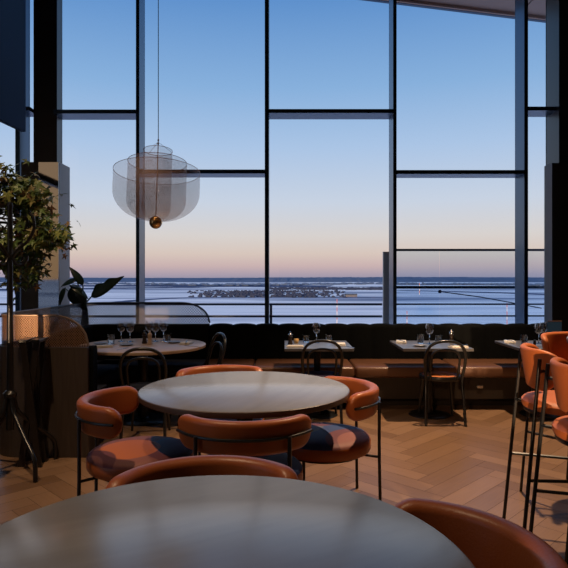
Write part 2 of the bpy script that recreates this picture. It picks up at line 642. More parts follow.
slope_slab(bm, -6.0, 6.6, 8.50, 8.56, lambda x: soff_z(x)-0.05, 0.37)
struct('trim_11', bm, 'frame')

bm = new()
box(bm, XR, XR+0.2, YR-0.2, YW, -0.12, H)
struct('wall_right', bm, 'wall')
# left wall with one tall glazed opening
bm = new()
box(bm, XL-0.2, XL, YR-0.2, -0.95, -0.12, H+0.6)
box(bm, XL-0.2, XL, 1.6, YW, -0.12, H+0.6)
box(bm, XL-0.2, XL, -0.95, 1.6, -0.12, 0.3)
box(bm, XL-0.2, XL, -0.95, 1.6, 4.8, H+0.6)
struct('wall_left', bm, 'wall')
wl = struct_empty('window_8', (XL-0.1, 0.325, 0.3))
bm = new()
box(bm, -0.01, 0.01, -1.275, 1.275, 0.0, 4.5)
struct('pane', bm, 'pane', wl)
for y in (-1.24, 1.24):
    bm = new()
    box(bm, -0.06, 0.08, y-0.03, y+0.03, 0.0, 4.5)
    struct('window_frame', bm, 'frame', wl)
bm = new()
box(bm, -0.05, 0.07, -1.2, 1.2, 3.25, 3.40)
struct('transom', bm, 'frame', wl)
# rear wall with two unseen window slots added and shaped to steer the low sun
OPEN = [(-4.22, -3.72, 1.33, 1.63), (-0.56, -0.12, 0.92, 1.72)]
bm = new()
xs = [XL-0.2, OPEN[0][0], OPEN[0][1], OPEN[1][0], OPEN[1][1], XR+0.2]
for i in range(5):
    if i in (1, 3):
        q = OPEN[i//2]
        box(bm, xs[i], xs[i+1], YR-0.2, YR, -0.12, q[2])
        box(bm, xs[i], xs[i+1], YR-0.2, YR, q[3], H+0.6)
    else:
        box(bm, xs[i], xs[i+1], YR-0.2, YR, -0.12, H+0.6)
struct('wall_rear', bm, 'wall')
for k, q in enumerate(OPEN):
    wr = struct_empty('window_%d' % (9+k), ((q[0]+q[1])/2, YR-0.1, q[2]))
    hw, hh = (q[1]-q[0])/2, q[3]-q[2]
    bm = new()
    box(bm, -hw, hw, -0.005, 0.005, 0, hh)
    struct('pane', bm, 'pane', wr)
    bm = new()
    for (a, b, c, d) in ((-hw, hw, 0, 0.03), (-hw, hw, hh-0.03, hh), (-hw, -hw+0.03, 0.03, hh-0.03), (hw-0.03, hw, 0.03, hh-0.03)):
        box(bm, a, b, -0.04, 0.04, c, d)
    struct('window_frame', bm, 'frame', wr)

# ---- the window wall: mullions, transoms, panes
MD = 0.28
def px2x(px, Y=YW-MD):
    return (px-284)/F*Y
MUL = [(-4.62, 0.05), (-3.95, 0.05), (px2x(17.5), 0.055), (px2x(137.6), 0.042), (px2x(266.8), 0.05), (px2x(394.9), 0.042), (px2x(526.2), 0.046)]
top_of = lambda x: soff_z(x)+0.25
k = 1
for (x, wd) in MUL:
    bm = new()
    box(bm, x-wd/2, x+wd/2, YW-MD, YW, 0, top_of(x))
    struct('trim_%d' % k, bm, 'frame')
    k += 1
# heavy dark columns left and right
XCL0, XCL1 = px2x(33.5, 7.03), px2x(57, 7.03)
bm = new()
box(bm, XCL0, XCL1, 7.03, YW, 0, top_of(XCL0))
struct('trim_8', bm, 'pier_dark')
XCR0, XCR1 = px2x(559, 6.85), px2x(559, 6.85)+0.5
bm = new()
box(bm, XCR0, XCR1, 6.85, YW, 0, top_of(XCR1))
struct('trim_9', bm, 'pier_dark')
bm = new()
box(bm, XL, XR, YW-0.3, YW+0.1, -0.1, 0.12)
struct('trim_10', bm, 'frame')
# bays between uprights, with the height of each transom (pixel row at the inner face)
def ztr(py, Y=YW-MD):
    return EYE-(py-278)/F*Y
ups = [(XL, XL)] + [(x-wd/2, x+wd/2) for x, wd in MUL[:3]] + [(XCL0, XCL1)] + [(x-wd/2, x+wd/2) for x, wd in MUL[3:]] + [(XCR0, XCR1), (XR, XR)]
rows = [(108,), (108,), (108,), (108,), (111,), (171,), (110.5,), (171.5,), (108,), (108,)]
for i in range(len(ups)-1):
    x0, x1 = ups[i][1], ups[i+1][0]
    if x1-x0 < 0.02:
        continue
    wn = struct_empty('window_%d' % (i+11 if i > 6 else i+1), ((x0+x1)/2, YW, 0))
    hw = (x1-x0)/2
    zt = top_of(x1)
    zs = [0.12] + [ztr(p) for p in rows[i]] + [zt]
    for a in range(len(zs)-1):
        bm = new()
        box(bm, -hw, hw, -0.03, -0.014, zs[a]+(0.015 if a else 0), zs[a+1]-(0.015 if a < len(zs)-2 else 0))
        struct('pane', bm, 'pane', wn)
    for z in zs[1:-1]:
        bm = new()
        box(bm, -hw, hw, -MD, 0.0, z-0.030, z+0.018)
        struct('transom', bm, 'frame', wn)

# piers standing before the columns
def pier(name, x0, x1, y0, y1, z, mir):
    bm = new()
    box(bm, x0, x1, y0, y1, 0, z)
    for f in bm.faces:
        c = f.calc_center_median()
        if abs(c.y-y0) < 1e-4:
            f.material_index = 0
        if abs(c.x-x1) < 1e-4 and mir or abs(c.x-x0) < 1e-4 and not mir:
            f.material_index = 1
    return struct(name, bm, ['pier_dark', 'pier_side'])
p = pier('trim_12', -3.02, -2.585, 6.55, 6.88, 2.733, True)
bm = new()
box(bm, -2.815, -2.587, 6.535, 6.548, 0.9, 2.728)
struct('trim_13', bm, 'mirror')
pier('trim_14', 3.16, 3.75, 6.72, 6.92, 2.756, False)

# navy acoustic panel hung from the ceiling at the left
pn = thing('hanging_panel', 'large navy panel hanging from the ceiling at the top left of the window', 'panel', (-2.263, 5.0, 2.68))
bm = new()
vs_ = box(bm, -0.045, 0.0, -3.0, 0.0, 0.0, 2.55, bevel=0.006)
obj('board', bm, 'navy_panel', pn, smooth=False)
for y in (-0.5, -2.5):
    bm = new()
    tube(bm, [(-0.022, y, 2.55), (-0.022, y, soff_z(-2.28)+0.25-2.68)], 0.006)
    obj('suspension_rod', bm, 'black_metal', pn)
pn.rotation_euler = (0, 0, math.radians(-5))

# ------------------------------------------------------------------ outside
bm = new()
box(bm, -8, 8, YW+0.1, 9.6, -0.3, 0.0)
struct('terrace', bm, 'terrace')
bm = new()
NX, NY = 40, 60
vv = [[bm.verts.new((-9000+18000*i/NX, -9000+18000*j/NY, -25)) for i in range(NX+1)] for j in range(NY+1)]
for j in range(NY):
    for i in range(NX):
        bm.faces.new((vv[j][i], vv[j][i+1], vv[j+1][i+1], vv[j+1][i]))
struct('ground', bm, 'snow')

# distant forest: belts of trees on the horizon
bm = new()
rf = random.Random(3)
def belt(bm, x0, x1, y0, y1, nx, ny, hmin, hmax, env=None):
    g_ = []
    for j in range(ny+1):
        row = []
        for i in range(nx+1):
            x = x0+(x1-x0)*i/nx+rf.uniform(-0.3, 0.3)*(x1-x0)/nx
            y = y0+(y1-y0)*j/ny
            h = 0 if j in (0, ny) else rf.uniform(hmin, hmax)*(env(x) if env else 1)
            row.append(bm.verts.new((x, y, -25+h)))
        g_.append(row)
    for j in range(ny):
        for i in range(nx):
            bm.faces.new((g_[j][i], g_[j][i+1], g_[j+1][i+1], g_[j+1][i]))
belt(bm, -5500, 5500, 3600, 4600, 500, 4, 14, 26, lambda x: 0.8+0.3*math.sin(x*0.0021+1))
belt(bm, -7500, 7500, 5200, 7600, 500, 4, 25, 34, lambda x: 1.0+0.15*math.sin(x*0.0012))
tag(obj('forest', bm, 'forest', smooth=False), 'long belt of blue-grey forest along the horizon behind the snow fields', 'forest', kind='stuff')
xg = lambda px, Y: (px-284)/F*Y
def bush(bm, x, y, r, h):
    n = 6
    ring = []
    for (q, z) in ((0.75, 0.0), (1.0, 0.4), (0.6, 0.8)):
        ring.append([bm.verts.new((x+r*q*math.cos(2*PI*k/n)*rf.uniform(0.8, 1.2), y+r*q*math.sin(2*PI*k/n), -25+h*z*rf.uniform(0.85, 1.15))) for k in range(n)])
    top = bm.verts.new((x, y, -25+h))
    for i in range(2):
        for k in range(n):
            bm.faces.new((ring[i][k], ring[i][(k+1) % n], ring[i+1][(k+1) % n], ring[i+1][k]))
    for k in range(n):
        bm.faces.new((ring[2][k], ring[2][(k+1) % n], top))
bm = new()
for k in range(900):
    Y = rf.uniform(760, 1150)
    c = 0.5+0.5*math.sin(Y*0.021)
    px = rf.gauss(262, 42)
    if not 188 < px < 346 or rf.random() < 0.25*c:
        continue
    bush(bm, xg(px, Y), Y, rf.uniform(1.2, 3.6), rf.uniform(0.9, 3.6))
for k in range(500):
    Y = rf.uniform(1250, 1500)
    px = rf.uniform(270, 392)
    bush(bm, xg(px, Y), Y, rf.uniform(2, 7), rf.uniform(1.0, 4))
tag(obj('grove', bm, 'grove', smooth=False), 'dark scrubby grove in the middle of the snow field', 'trees', kind='stuff')
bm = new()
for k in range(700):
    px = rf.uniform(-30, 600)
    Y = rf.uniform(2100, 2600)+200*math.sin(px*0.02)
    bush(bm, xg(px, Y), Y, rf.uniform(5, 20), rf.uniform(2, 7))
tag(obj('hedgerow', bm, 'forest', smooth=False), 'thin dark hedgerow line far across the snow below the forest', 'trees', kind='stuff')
# cleared strips across the snow
M['strip'] = principled('cleared_asphalt', (0.085, 0.11, 0.19), 0.9, 0, 0.0, noise=0.3, nscale=0.02)
def strip(pts, wid, z):
    bm = new()
    P_ = smooth_path([(p[0], p[1], z) for p in pts], 10)
    prev = None
    for i, p in enumerate(P_):
        t_ = (P_[min(i+1, len(P_)-1)]-P_[max(i-1, 0)]).normalized()
        n_ = Vector((-t_.y, t_.x, 0))*wid/2*rf.uniform(0.85, 1.15)
        cur = (bm.verts.new(p+n_), bm.verts.new(p-n_))
        if prev:
            bm.faces.new((prev[0], cur[0], cur[1], prev[1]))
        prev = cur
    o = struct('runway', bm, 'strip')
    return o
gy = lambda py: 26.4*F/(py-278)
def gp(px, py):
    Y = gy(py)
    return (xg(px, Y), Y)
strip([gp(-80, 285.6), gp(60, 285.6), gp(190, 285.9), gp(330, 286.2)], 420, -24.96)
strip([gp(-60, 290.5), gp(60, 288.8), gp(120, 288.0), gp(200, 287.2)], 190, -24.94)
strip([gp(60, 308), gp(110, 303), gp(150, 299.5), gp(200, 297.5), gp(280, 297.2), gp(390, 298)], 22, -24.92)
strip([gp(396, 290.5), gp(450, 291.5), gp(520, 293.5), gp(620, 297)], 60, -24.92)
strip([gp(396, 284.5), gp(480, 284.8), gp(620, 285.5)], 260, -24.92)
# hangar
hg = thing('hangar', 'small low dark hangar standing in the snow field to the right of the grove', 'building', (xg(351, 800), 800, -25))
bm = new()
box(bm, -8, 8, -5, 5, 0, 3.2)
obj('wall', bm, 'hangar', hg, smooth=False)
bm = new()
for (a, b) in (((-8.4, 3.2), (0, 4.4)), ((8.4, 3.2), (0, 4.4))):
    pass
vs = [bm.verts.new(v) for v in ((-8.4, -5.4, 3.2), (8.4, -5.4, 3.2), (8.4, 5.4, 3.2), (-8.4, 5.4, 3.2), (-8.4, 0, 4.4), (8.4, 0, 4.4))]
for q in ((0, 1, 5, 4), (2, 3, 4, 5), (0, 4, 3), (1, 2, 5), (0, 3, 2, 1)):
    bm.faces.new([vs[i] for i in q])
obj('roof', bm, 'dark_wood', hg, smooth=False)
# red and white lattice masts
def mast(px, py_top, Y, label):
    z1 = EYE-(py_top-278)/F*Y
    t = thing('light_mast', label, 'mast', (xg(px, Y), Y, -25), 0, 'masts beyond the terrace')
    hh = z1+25
    r = Y*0.0006
    for k in range(6):
        bm = new()
        tube(bm, [(0, 0, hh*k/6), (0, 0, hh*(k+1)/6)], r, 6)
        obj('red_section' if k % 2 else 'white_section', bm, 'mast_red' if k % 2 else 'mast_white', t)
mast(337, 299, 330, 'thin red and white mast on the snow beyond the middle square table')
mast(419.5, 283, 900, 'distant short red and white mast on the snow, farthest to the horizon')
mast(507, 303, 300, 'thin red and white mast on the snow just left of the right-hand window mullion')
mast(407, 311, 300, 'pale red and white mast on the snow right of the centre-right window mullion')

# terrace balustrades
YB = 9.0
zb = lambda py: EYE-(py-278)/F*YB
xb = lambda px: (px-284)/F*YB
bl = thing('balustrade', 'low open balustrade of two dark rails on the terrace left of the pale post', 'railing', (0, YB, 0))
for z in (zb(304.3), zb(316.3)):
    bm = new()
    box(bm, xb(-60), xb(382), -0.02, 0.02, z-0.016, z+0.016)
    obj('rail', bm, 'rail_dark', bl, smooth=False)
for px in (-50, 62, 137, 268):
    bm = new()
    x = xb(px+3)*1.0
    box(bm, x-0.02, x+0.02, -0.02, 0.02, 0, zb(304.3)-0.016)
    obj('post', bm, 'rail_dark', bl, smooth=False)
ep = thing('terrace_post', 'pale upright post with dark teal edge outside beside the centre-right mullion', 'post', (xb(385.5), YB-0.12, 0))
bm = new()
box(bm, -0.06, 0.04, -0.03, 0.03, 0, zb(249)-0.05)
obj('pale_face', bm, 'post', ep, smooth=False)
bm = new()
box(bm, 0.042, 0.085, -0.05, 0.05, 0, zb(249))
obj('dark_edge', bm, 'post_dark', ep, smooth=False)
ws = thing('windscreen', 'tall glass windscreen with dark rails on the terrace right of the pale post', 'railing', (0, YB, 0))
xsr = [xb(392), xb(439.5), xb(514), xb(600)]
for i in range(3):
    bm = new()
    box(bm, xsr[i]+0.004, xsr[i+1]-0.004, -0.008, 0.008, 0.05, zb(250)-0.02)
    obj('glass_panel', bm, 'rail_glass', ws, smooth=False)
for (z, h) in ((zb(250), 0.018), (zb(287.3), 0.022), (zb(304.3), 0.012), (zb(316), 0.012)):
    bm = new()
    y0 = -0.02 if abs(z-zb(250)) < 0.001 else 0.010
    box(bm, xsr[0], xsr[-1], y0, y0+0.04, z-h, z+h)
    obj('rail', bm, 'rail_dark', ws, smooth=False)
bm = new()
lathe(bm, [(0, -0.03), (0.022, -0.022), (0.03, 0), (0.022, 0.022), (0, 0.03)], 12)
obj('cable_clamp', bm, 'rail_dark', ws, loc=(xb(439), -0.05, zb(291.5)))
bm = new()
tube(bm, [(xb(439), -0.05, zb(291.5)), (xb(480), -0.05, zb(297)), (xb(540), -0.05, zb(308))], 0.008, 6)
obj('cable', bm, 'rail_dark', ws)
for x in (xsr[0], xsr[-1]):
    bm = new()
    box(bm, x-0.01, x+0.01, -0.03, 0.03, 0, zb(250))
    obj('post', bm, 'rail_dark', ws, smooth=False)

# ------------------------------------------------------------------ round pedestal tables
def pedestal_parts(t, h, br, pr=0.04):
    bm = new()
    lathe(bm, [(0, h), (pr, h), (pr, 0.03), (pr*1.3, 0.022)] + [(0, 0.022)], 24)
    obj('column', bm, 'black_metal', t)
    bm = new()
    lathe(bm, [(0, 0.022), (br*0.5, 0.021), (br*0.97, 0.010), (br, 0.004), (br, 0.0), (0, 0)], 40)
    obj('base', bm, 'black_metal', t)

def round_table(loc, r, z, top, label, edge='table_edge', th=0.035, rotz=0.0, name='round_table'):
    t = thing(name, label, 'table', loc, rotz)
    bm = new()
    lathe(bm, [(0, z), (r-0.006, z), (r-0.001, z-0.003)] + [(r, z-0.006), (r-0.003, z-th+0.004), (r-0.012, z-th), (0, z-th)], 96,
          mfun=lambda i: 0 if i < 1 else 1)
    obj('tabletop', bm, [top, edge], t)
    pedestal_parts(t, z-th, 0.27 if r > 0.5 else 0.2, 0.05)
    return t
ZT = 0.74
round_table((-0.185, 1.29, 0), 0.625, ZT, 'table_top', 'round washed-grey pedestal table in the foreground, nearest the camera', rotz=0.5)
round_table((-0.234, 3.42, 0), 0.625, ZT, 'table_top', 'round washed-grey pedestal table in the middle of the floor, ringed by cognac armchairs', edge='table_edge', rotz=1.2)
round_table((-1.40, 5.65, 0), 0.62, ZT, 'oak_top', 'round pale oak table laid with glasses inside the curved booth', edge='oak_top', th=0.03)
round_table((2.06, 3.19, 0), 0.43, 1.05, 'pale_top', 'tall round bar table at the right edge among the orange stools', name='bar_table')

# ------------------------------------------------------------------ cognac armchairs (local: faces +X)
def make_armchair(label, fabric, R=0.31, arc=82, top=0.74, hgt=0.165, loc=(0, 0, 0), rotz=0.0):
    t = thing('armchair', label, 'armchair', loc, rotz, 'cognac barrel-back armchairs')
    # upholstered seat
    r, z0, z1 = 0.292, 0.345, 0.445
    bm = new()
    prof = [(0, z1+0.012), (r*0.5, z1+0.009), (r*0.82, z1), (r*0.94, z1-0.010), (r*0.985, z1-0.022), (r*0.99, z1-0.028), (r, z1-0.032), (r, z0+0.02), (r*0.97, z0+0.004), (r*0.9, z0), (0, z0)]
    lathe(bm, prof, 56, mfun=lambda i: 0 if i < 5 else 1)
    obj('seat', bm, [fabric, 'leather'], t, loc=(-0.005, 0, 0))
    # curved padded backrest
    th = 0.062
    n = 48
    A = math.radians(arc)
    bm = new()
    path, ends = [], []
    Lt = 2*A*R
    for k in range(n+1):
        u = -1+2*k/n
        u = math.copysign(abs(u)**0.85, u)
        path.append((R*math.cos(PI+u*A)*1.0, R*math.sin(PI+u*A)))
    zc = top-hgt/2
    def sec(s, L):
        e = min(s, L-s)
        q = 0.085
        f = 1.0 if e >= q else math.sqrt(max(0.0, 1-((q-e)/q)**2))
        f = max(f, 0.10)
        ft = 1.0 if e >= 0.03 else math.sqrt(max(0, 1-((0.03-e)/0.03)**2))
        ft = max(ft, 0.2)
        hh, tt = hgt/2*f, th/2*ft
        pr = rrect(-tt, tt, zc-hh, zc+hh, min(tt, hh)*0.85, 5)
        # left of travel is the inside; lean the band outwards a little at the top
        return [(a-0.10*(z-zc), z) for a, z in pr]
    sweep(bm, path, sec)
    br = obj('backrest', bm, 'leather', t, angle=60)
    bm = new()
    pts = []
    for k in range(n+1):
        a = PI-A*0.80+2*A*0.80*k/n
        pts.append((math.cos(a)*(R+0.006), math.sin(a)*(R+0.006), top-0.002))
    # rod wrapped round the outside of the band
    bm.free()
    bm = new()
    zr = top-hgt*0.50
    rr = R+th/2+0.008
    pts = []
    A2 = A-math.radians(6)
    for k in range(37):
        a = PI-A2+2*A2*k/36
        pts.append((math.cos(a)*rr, math.sin(a)*rr, zr))
    tube(bm, pts, 0.008, 8)
    obj('back_rail', bm, 'black_metal', t)
    for sgn in (-1, 1):
        a = PI+sgn*math.radians(35)
        x, y = math.cos(a)*(rr+0.008), math.sin(a)*(rr+0.008)
        bm = new()
        tube(bm, [(x, y, zr+0.004), (x, y, 0.35), (x*1.02, y*1.02, 0)], 0.010, 8)
        obj('leg', bm, 'black_metal', t)
        a = sgn*math.radians(48)
        x, y = math.cos(a)*0.245, math.sin(a)*0.245
        bm = new()
        tube(bm, [(x, y, 0.348), (x*1.03, y*1.03, 0)], 0.010, 8)
        obj('leg', bm, 'black_metal', t)
    bm = new()
    tube(bm, [(0.245*math.cos(2*PI*k/32), 0.245*math.sin(2*PI*k/32), 0.336) for k in range(32)], 0.009, 8, closed=True)
    for sgn in (-1, 1):
        a = PI+sgn*math.radians(35)
        c, s = math.cos(a), math.sin(a)
        tube(bm, [(c*0.245, s*0.245, 0.336), (c*(rr+0.006), s*(rr+0.006), 0.336)], 0.008, 8)
    obj('seat_frame', bm, 'black_metal', t)
    return t

D = math.radians
make_armchair('cognac leather armchair with orange and navy seat at the left of the middle table', 'fabric_warm', loc=(-0.800, 3.21, 0), rotz=D(6), arc=80)
make_armchair('cognac leather armchair with blue and plum seat at the right of the middle table', 'fabric_blue', loc=(0.238, 3.53, 0), rotz=D(192), arc=80)
make_armchair('cognac leather armchair seen from behind in front of the middle round table', 'fabric_navy', R=0.335, arc=67, loc=(-0.193, 2.965, 0), rotz=D(90))
make_armchair('cognac leather armchair behind the middle round table, only its back rim showing', 'fabric_navy', loc=(-0.43, 4.02, 0), rotz=D(-75), arc=74)
make_armchair('cognac leather armchair at the far side of the foreground round table', 'fabric_navy', loc=(-0.247, 1.80, 0), rotz=D(280), arc=76)
make_armchair('cognac leather armchair at the foreground table in the bottom right corner', 'fabric_navy', loc=(0.325, 1.390, 0), rotz=D(193), arc=80)

# ------------------------------------------------------------------ square banquette tables
ZS = 0.72
def square_table(x0, x1, y0, y1, label, tilt=0.0):
    cx, cy = (x0+x1)/2, (y0+y1)/2
    t = thing('square_table', label, 'table', (cx, cy, 0), tilt, 'square tables along the banquette')
    hx, hy = (x1-x0)/2, (y1-y0)/2
    bm = new()
    box(bm, -hx, hx, -hy, hy, ZS-0.028, ZS, bevel=0.004)
    obj('tabletop', bm, 'grey_top', t, smooth=False)
    pedestal_parts(t, ZS-0.028, 0.21, 0.035)
    return t
square_table(0.005, 0.675, 5.49, 6.20, 'grey square pedestal table with pepper mill and glasses straight ahead, in front of the banquette')
square_table(1.150, 1.830, 5.49, 6.20, 'grey square pedestal table behind the black bistro chair with the orange-lit seat')
square_table(2.29, 2.98, 5.49, 6.20, 'grey square pedestal table behind the orange bar stools at the right end of the banquette')

# ------------------------------------------------------------------ long banquette
XB0, XB1 = -0.872, 3.08
bq = thing('banquette', 'long banquette with brown leather seat and dark channelled back below the window', 'banquette', (0, 6.0, 0))
xs = []
x = XB0
N = int((XB1-XB0)/0.27*12)
path = [(XB0+(XB1-XB0)*k/N, 0.72) for k in range(N+1)]
bm = new()
def secb(s, L):
    u = (s/0.27) % 1.0
    b_ = math.sqrt(max(0, 1-(2*u-1)**2))
    nf = -(0.075+0.03*b_)
    zt = 0.842+0.020*b_
    return [(0.09, 0.40), (0.09, zt-0.01), (0.06, zt), (nf+0.03, zt), (nf+0.008, zt-0.012), (nf, zt-0.04), (nf, 0.40)]
sweep(bm, path, secb)
obj('backrest', bm, 'velvet', bq, angle=50)
cuts = [XB0, -0.33, 0.75, 1.83, XB1]
for a, b in zip(cuts[:-1], cuts[1:]):
    bm = new()
    box(bm, a+0.004, b-0.004, 0.0, 0.64, 0.345, 0.462, bevel=0.028, seg=3)
    obj('seat_cushion', bm, 'leather_seat', bq)
bm = new()
box(bm, XB0, XB1, 0.03, 0.80, 0.12, 0.345, bevel=0.004)
obj('bench_box', bm, 'panel_wood', bq, smooth=False)
bm = new()
box(bm, XB0, XB1, 0.26, 0.78, 0.0, 0.12)
obj('plinth', bm, 'dark_wood', bq, smooth=False)
for px in (328, 480):
    X = (px-284)/F*6.03
    bm = new()
    box(bm, X-0.03, X+0.03, 0.018, 0.03, 0.235, 0.265, bevel=0.004)
    obj('socket', bm, 'steel', bq, smooth=False)

# ------------------------------------------------------------------ curved booth
def u_path(inset=0.0, start=None, end=None, per=8):
    x0, x1 = -1.53, -0.876
    yN, yF, xl, r = 4.46+inset, 6.72-inset, -2.30+inset, 0.24
    r = max(0.05, r-inset)
    pts = []
    n1 = 12
    xs_ = start if start is not None else x0
    for k in range(n1):
        pts.append((xs_+(xl+r-xs_)*k/n1, yN))
    for k in range(per+1):
        a = -PI/2-PI/2*k/per
        pts.append((xl+r+r*math.cos(a), yN+r+r*math.sin(a)))
    for k in range(1, 8):
        pts.append((xl, yN+r+(yF-yN-2*r)*k/8))
    for k in range(per+1):
        a = PI-PI/2*k/per
        pts.append((xl+r+r*math.cos(a), yF-r+r*math.sin(a)))
    xe = end if end is not None else x1
    for k in range(1, 25):
        pts.append((xl+r+(xe-xl-r)*k/24, yF))
    return pts
# travelling near wing -> left -> far: the inside of the booth is on the RIGHT (negative n)
bo = thing('booth', 'curved booth with dark wood panels and perforated bronze crest at the left by the window', 'booth', (0, 0, 0))
bm = new()
sweep(bm, u_path(), lambda s, L: [(0.02, 0.0), (0.02, 0.86), (-0.02, 0.86), (-0.02, 0.0)])
obj('outer_panel', bm, 'booth_wood', bo, angle=30)
def dense(path, step=0.02):
    out = []
    for a, b in zip(path[:-1], path[1:]):
        a, b = Vector(a), Vector(b)
        m_ = max(1, int((b-a).length/step))
        for k in range(m_):
            out.append(tuple(a.lerp(b, k/m_)))
    out.append(path[-1])
    return out
def crest_h(s, L):
    h = 0.245
    e0, e1 = 0.30, 0.36
    if s < e0:
        return max(0.012, h*math.sqrt(max(0, 1-((e0-s)/e0)**2.2)))
    if L-s < e1:
        return max(0.012, h*math.sqrt(max(0, 1-((e1-(L-s))/e1)**2.4)))
    return h
dp = dense(u_path())
Ltot = sum((Vector(b)-Vector(a)).length for a, b in zip(dp[:-1], dp[1:]))
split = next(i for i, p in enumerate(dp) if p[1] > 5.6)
s_split = sum((Vector(b)-Vector(a)).length for a, b in zip(dp[:split], dp[1:split+1]))
bm = new()
sweep(bm, dp[:split+1], lambda s, L: [(0.002, 0.86), (0.002, 0.86+crest_h(s, Ltot)), (-0.002, 0.86+crest_h(s, Ltot)), (-0.002, 0.86)], caps=False, uvmat=True)
cr = obj('crest', bm, 'perforated', bo, angle=60)
bm = new()
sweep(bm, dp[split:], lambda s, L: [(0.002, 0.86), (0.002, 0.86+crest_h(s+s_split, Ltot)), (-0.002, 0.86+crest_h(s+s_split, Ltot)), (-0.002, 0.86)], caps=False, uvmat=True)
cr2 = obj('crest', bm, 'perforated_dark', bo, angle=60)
bm = new()
acc, pts = 0.0, []
for i, p in enumerate(dp):
    if i:
        acc += (Vector(dp[i])-Vector(dp[i-1])).length
    pts.append((p[0], p[1], 0.862+crest_h(acc, Ltot)))
tube(bm, pts[:split+1], 0.009, 6)
obj('crest_rim', bm, 'bronze', bo)
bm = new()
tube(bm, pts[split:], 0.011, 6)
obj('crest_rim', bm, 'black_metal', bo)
# upholstery inside
bm = new()
def sec_back(s, L):
    return rrect(-0.10-0.0, -0.0, 0.40, 0.862, 0.035, 4)
sweep(bm, u_path(0.022, start=-1.50), sec_back)
obj('backrest', bm, 'velvet', bo, angle=50)
bm = new()
sweep(bm, u_path(0.13, start=-1.55, end=-0.88), lambda s, L: rrect(-0.44, 0.0, 0.34, 0.465, 0.03, 3), caps=True)
obj('seat_cushion', bm, 'navy_fabric', bo, angle=50)
bm = new()
sweep(bm, u_path(0.10, start=-1.56, end=-0.88), lambda s, L: [(0.0, 0.0), (0.0, 0.335), (-0.40, 0.335), (-0.40, 0.0)])
obj('bench_box', bm, 'panel_wood', bo, angle=30)

# ------------------------------------------------------------------ bistro chairs (local: faces +Y)
def make_bistro(label, seatmat, loc, rotz=0.0):
    t = thing('bistro_chair', label, 'chair', loc, rotz, 'black bentwood bistro chairs')
    bm = new()
    lathe(bm, [(0, 0.452), (0.12, 0.455), (0.168, 0.452), (0.176, 0.444), (0, 0.440)], 36)
    obj('seat', bm, seatmat, t)
    bm = new()
    prof = [(0.172, 0.452), (0.198, 0.450), (0.203, 0.440), (0.203, 0.418), (0.198, 0.412), (0.172, 0.412), (0.172, 0.452)]
    lathe(bm, prof, 40)
    obj('seat_ring', bm, 'bent_black', t)
    # outer hoop and both rear legs are one bent rod
    half = [(0.185, -0.235, 0.0), (0.178, -0.195, 0.25), (0.172, -0.165, 0.43), (0.188, -0.205, 0.58), (0.185, -0.235, 0.68), (0.150, -0.255, 0.755), (0.085, -0.266, 0.795), (0, -0.27, 0.806)]
    ctrl = half + [(-x, y, z) for x, y, z in reversed(half[:-1])]
    bm = new()
    tube(bm, smooth_path(ctrl, 6), 0.0145, 10)
    obj('back_hoop', bm, 'bent_black', t)
    half = [(0.125, -0.155, 0.43), (0.135, -0.195, 0.55), (0.132, -0.222, 0.65), (0.095, -0.238, 0.705), (0, -0.246, 0.725)]
    ctrl = half + [(-x, y, z) for x, y, z in reversed(half[:-1])]
    bm = new()
    tube(bm, smooth_path(ctrl, 6), 0.0115, 10)
    obj('inner_hoop', bm, 'bent_black', t)
    for sx in (-1, 1):
        bm = new()
        tube(bm, [(sx*0.135, 0.125, 0.415), (sx*0.150, 0.150, 0.25), (sx*0.170, 0.185, 0.0)], [0.019, 0.016, 0.0115], 10)
        obj('leg', bm, 'bent_black', t)
    return t
M['seat_orange'] = principled('orange_leather_seat', (0.55, 0.18, 0.06), 0.42)
M['seat_purple'] = principled('plum_fabric_seat', (0.06, 0.045, 0.11), 0.7)
b1 = make_bistro('black bentwood bistro chair with an orange leather seat, right of centre', 'seat_orange', (1.535, 5.615, 0), D(-2))
make_bistro('black bentwood bistro chair with a plum seat in front of the middle square table', 'seat_purple', (0.365, 5.665, 0), D(0))
make_bistro('black bentwood bistro chair in front of the round oak table, back to the camera', 'navy_fabric', (-1.21, 5.05, 0), D(4))
c4 = make_bistro('black bentwood bistro chair seen side-on at the right of the round oak table', 'navy_fabric', (-0.88, 5.53, 0), D(116))
c4.scale = (1.05, 1.05, 1.05)

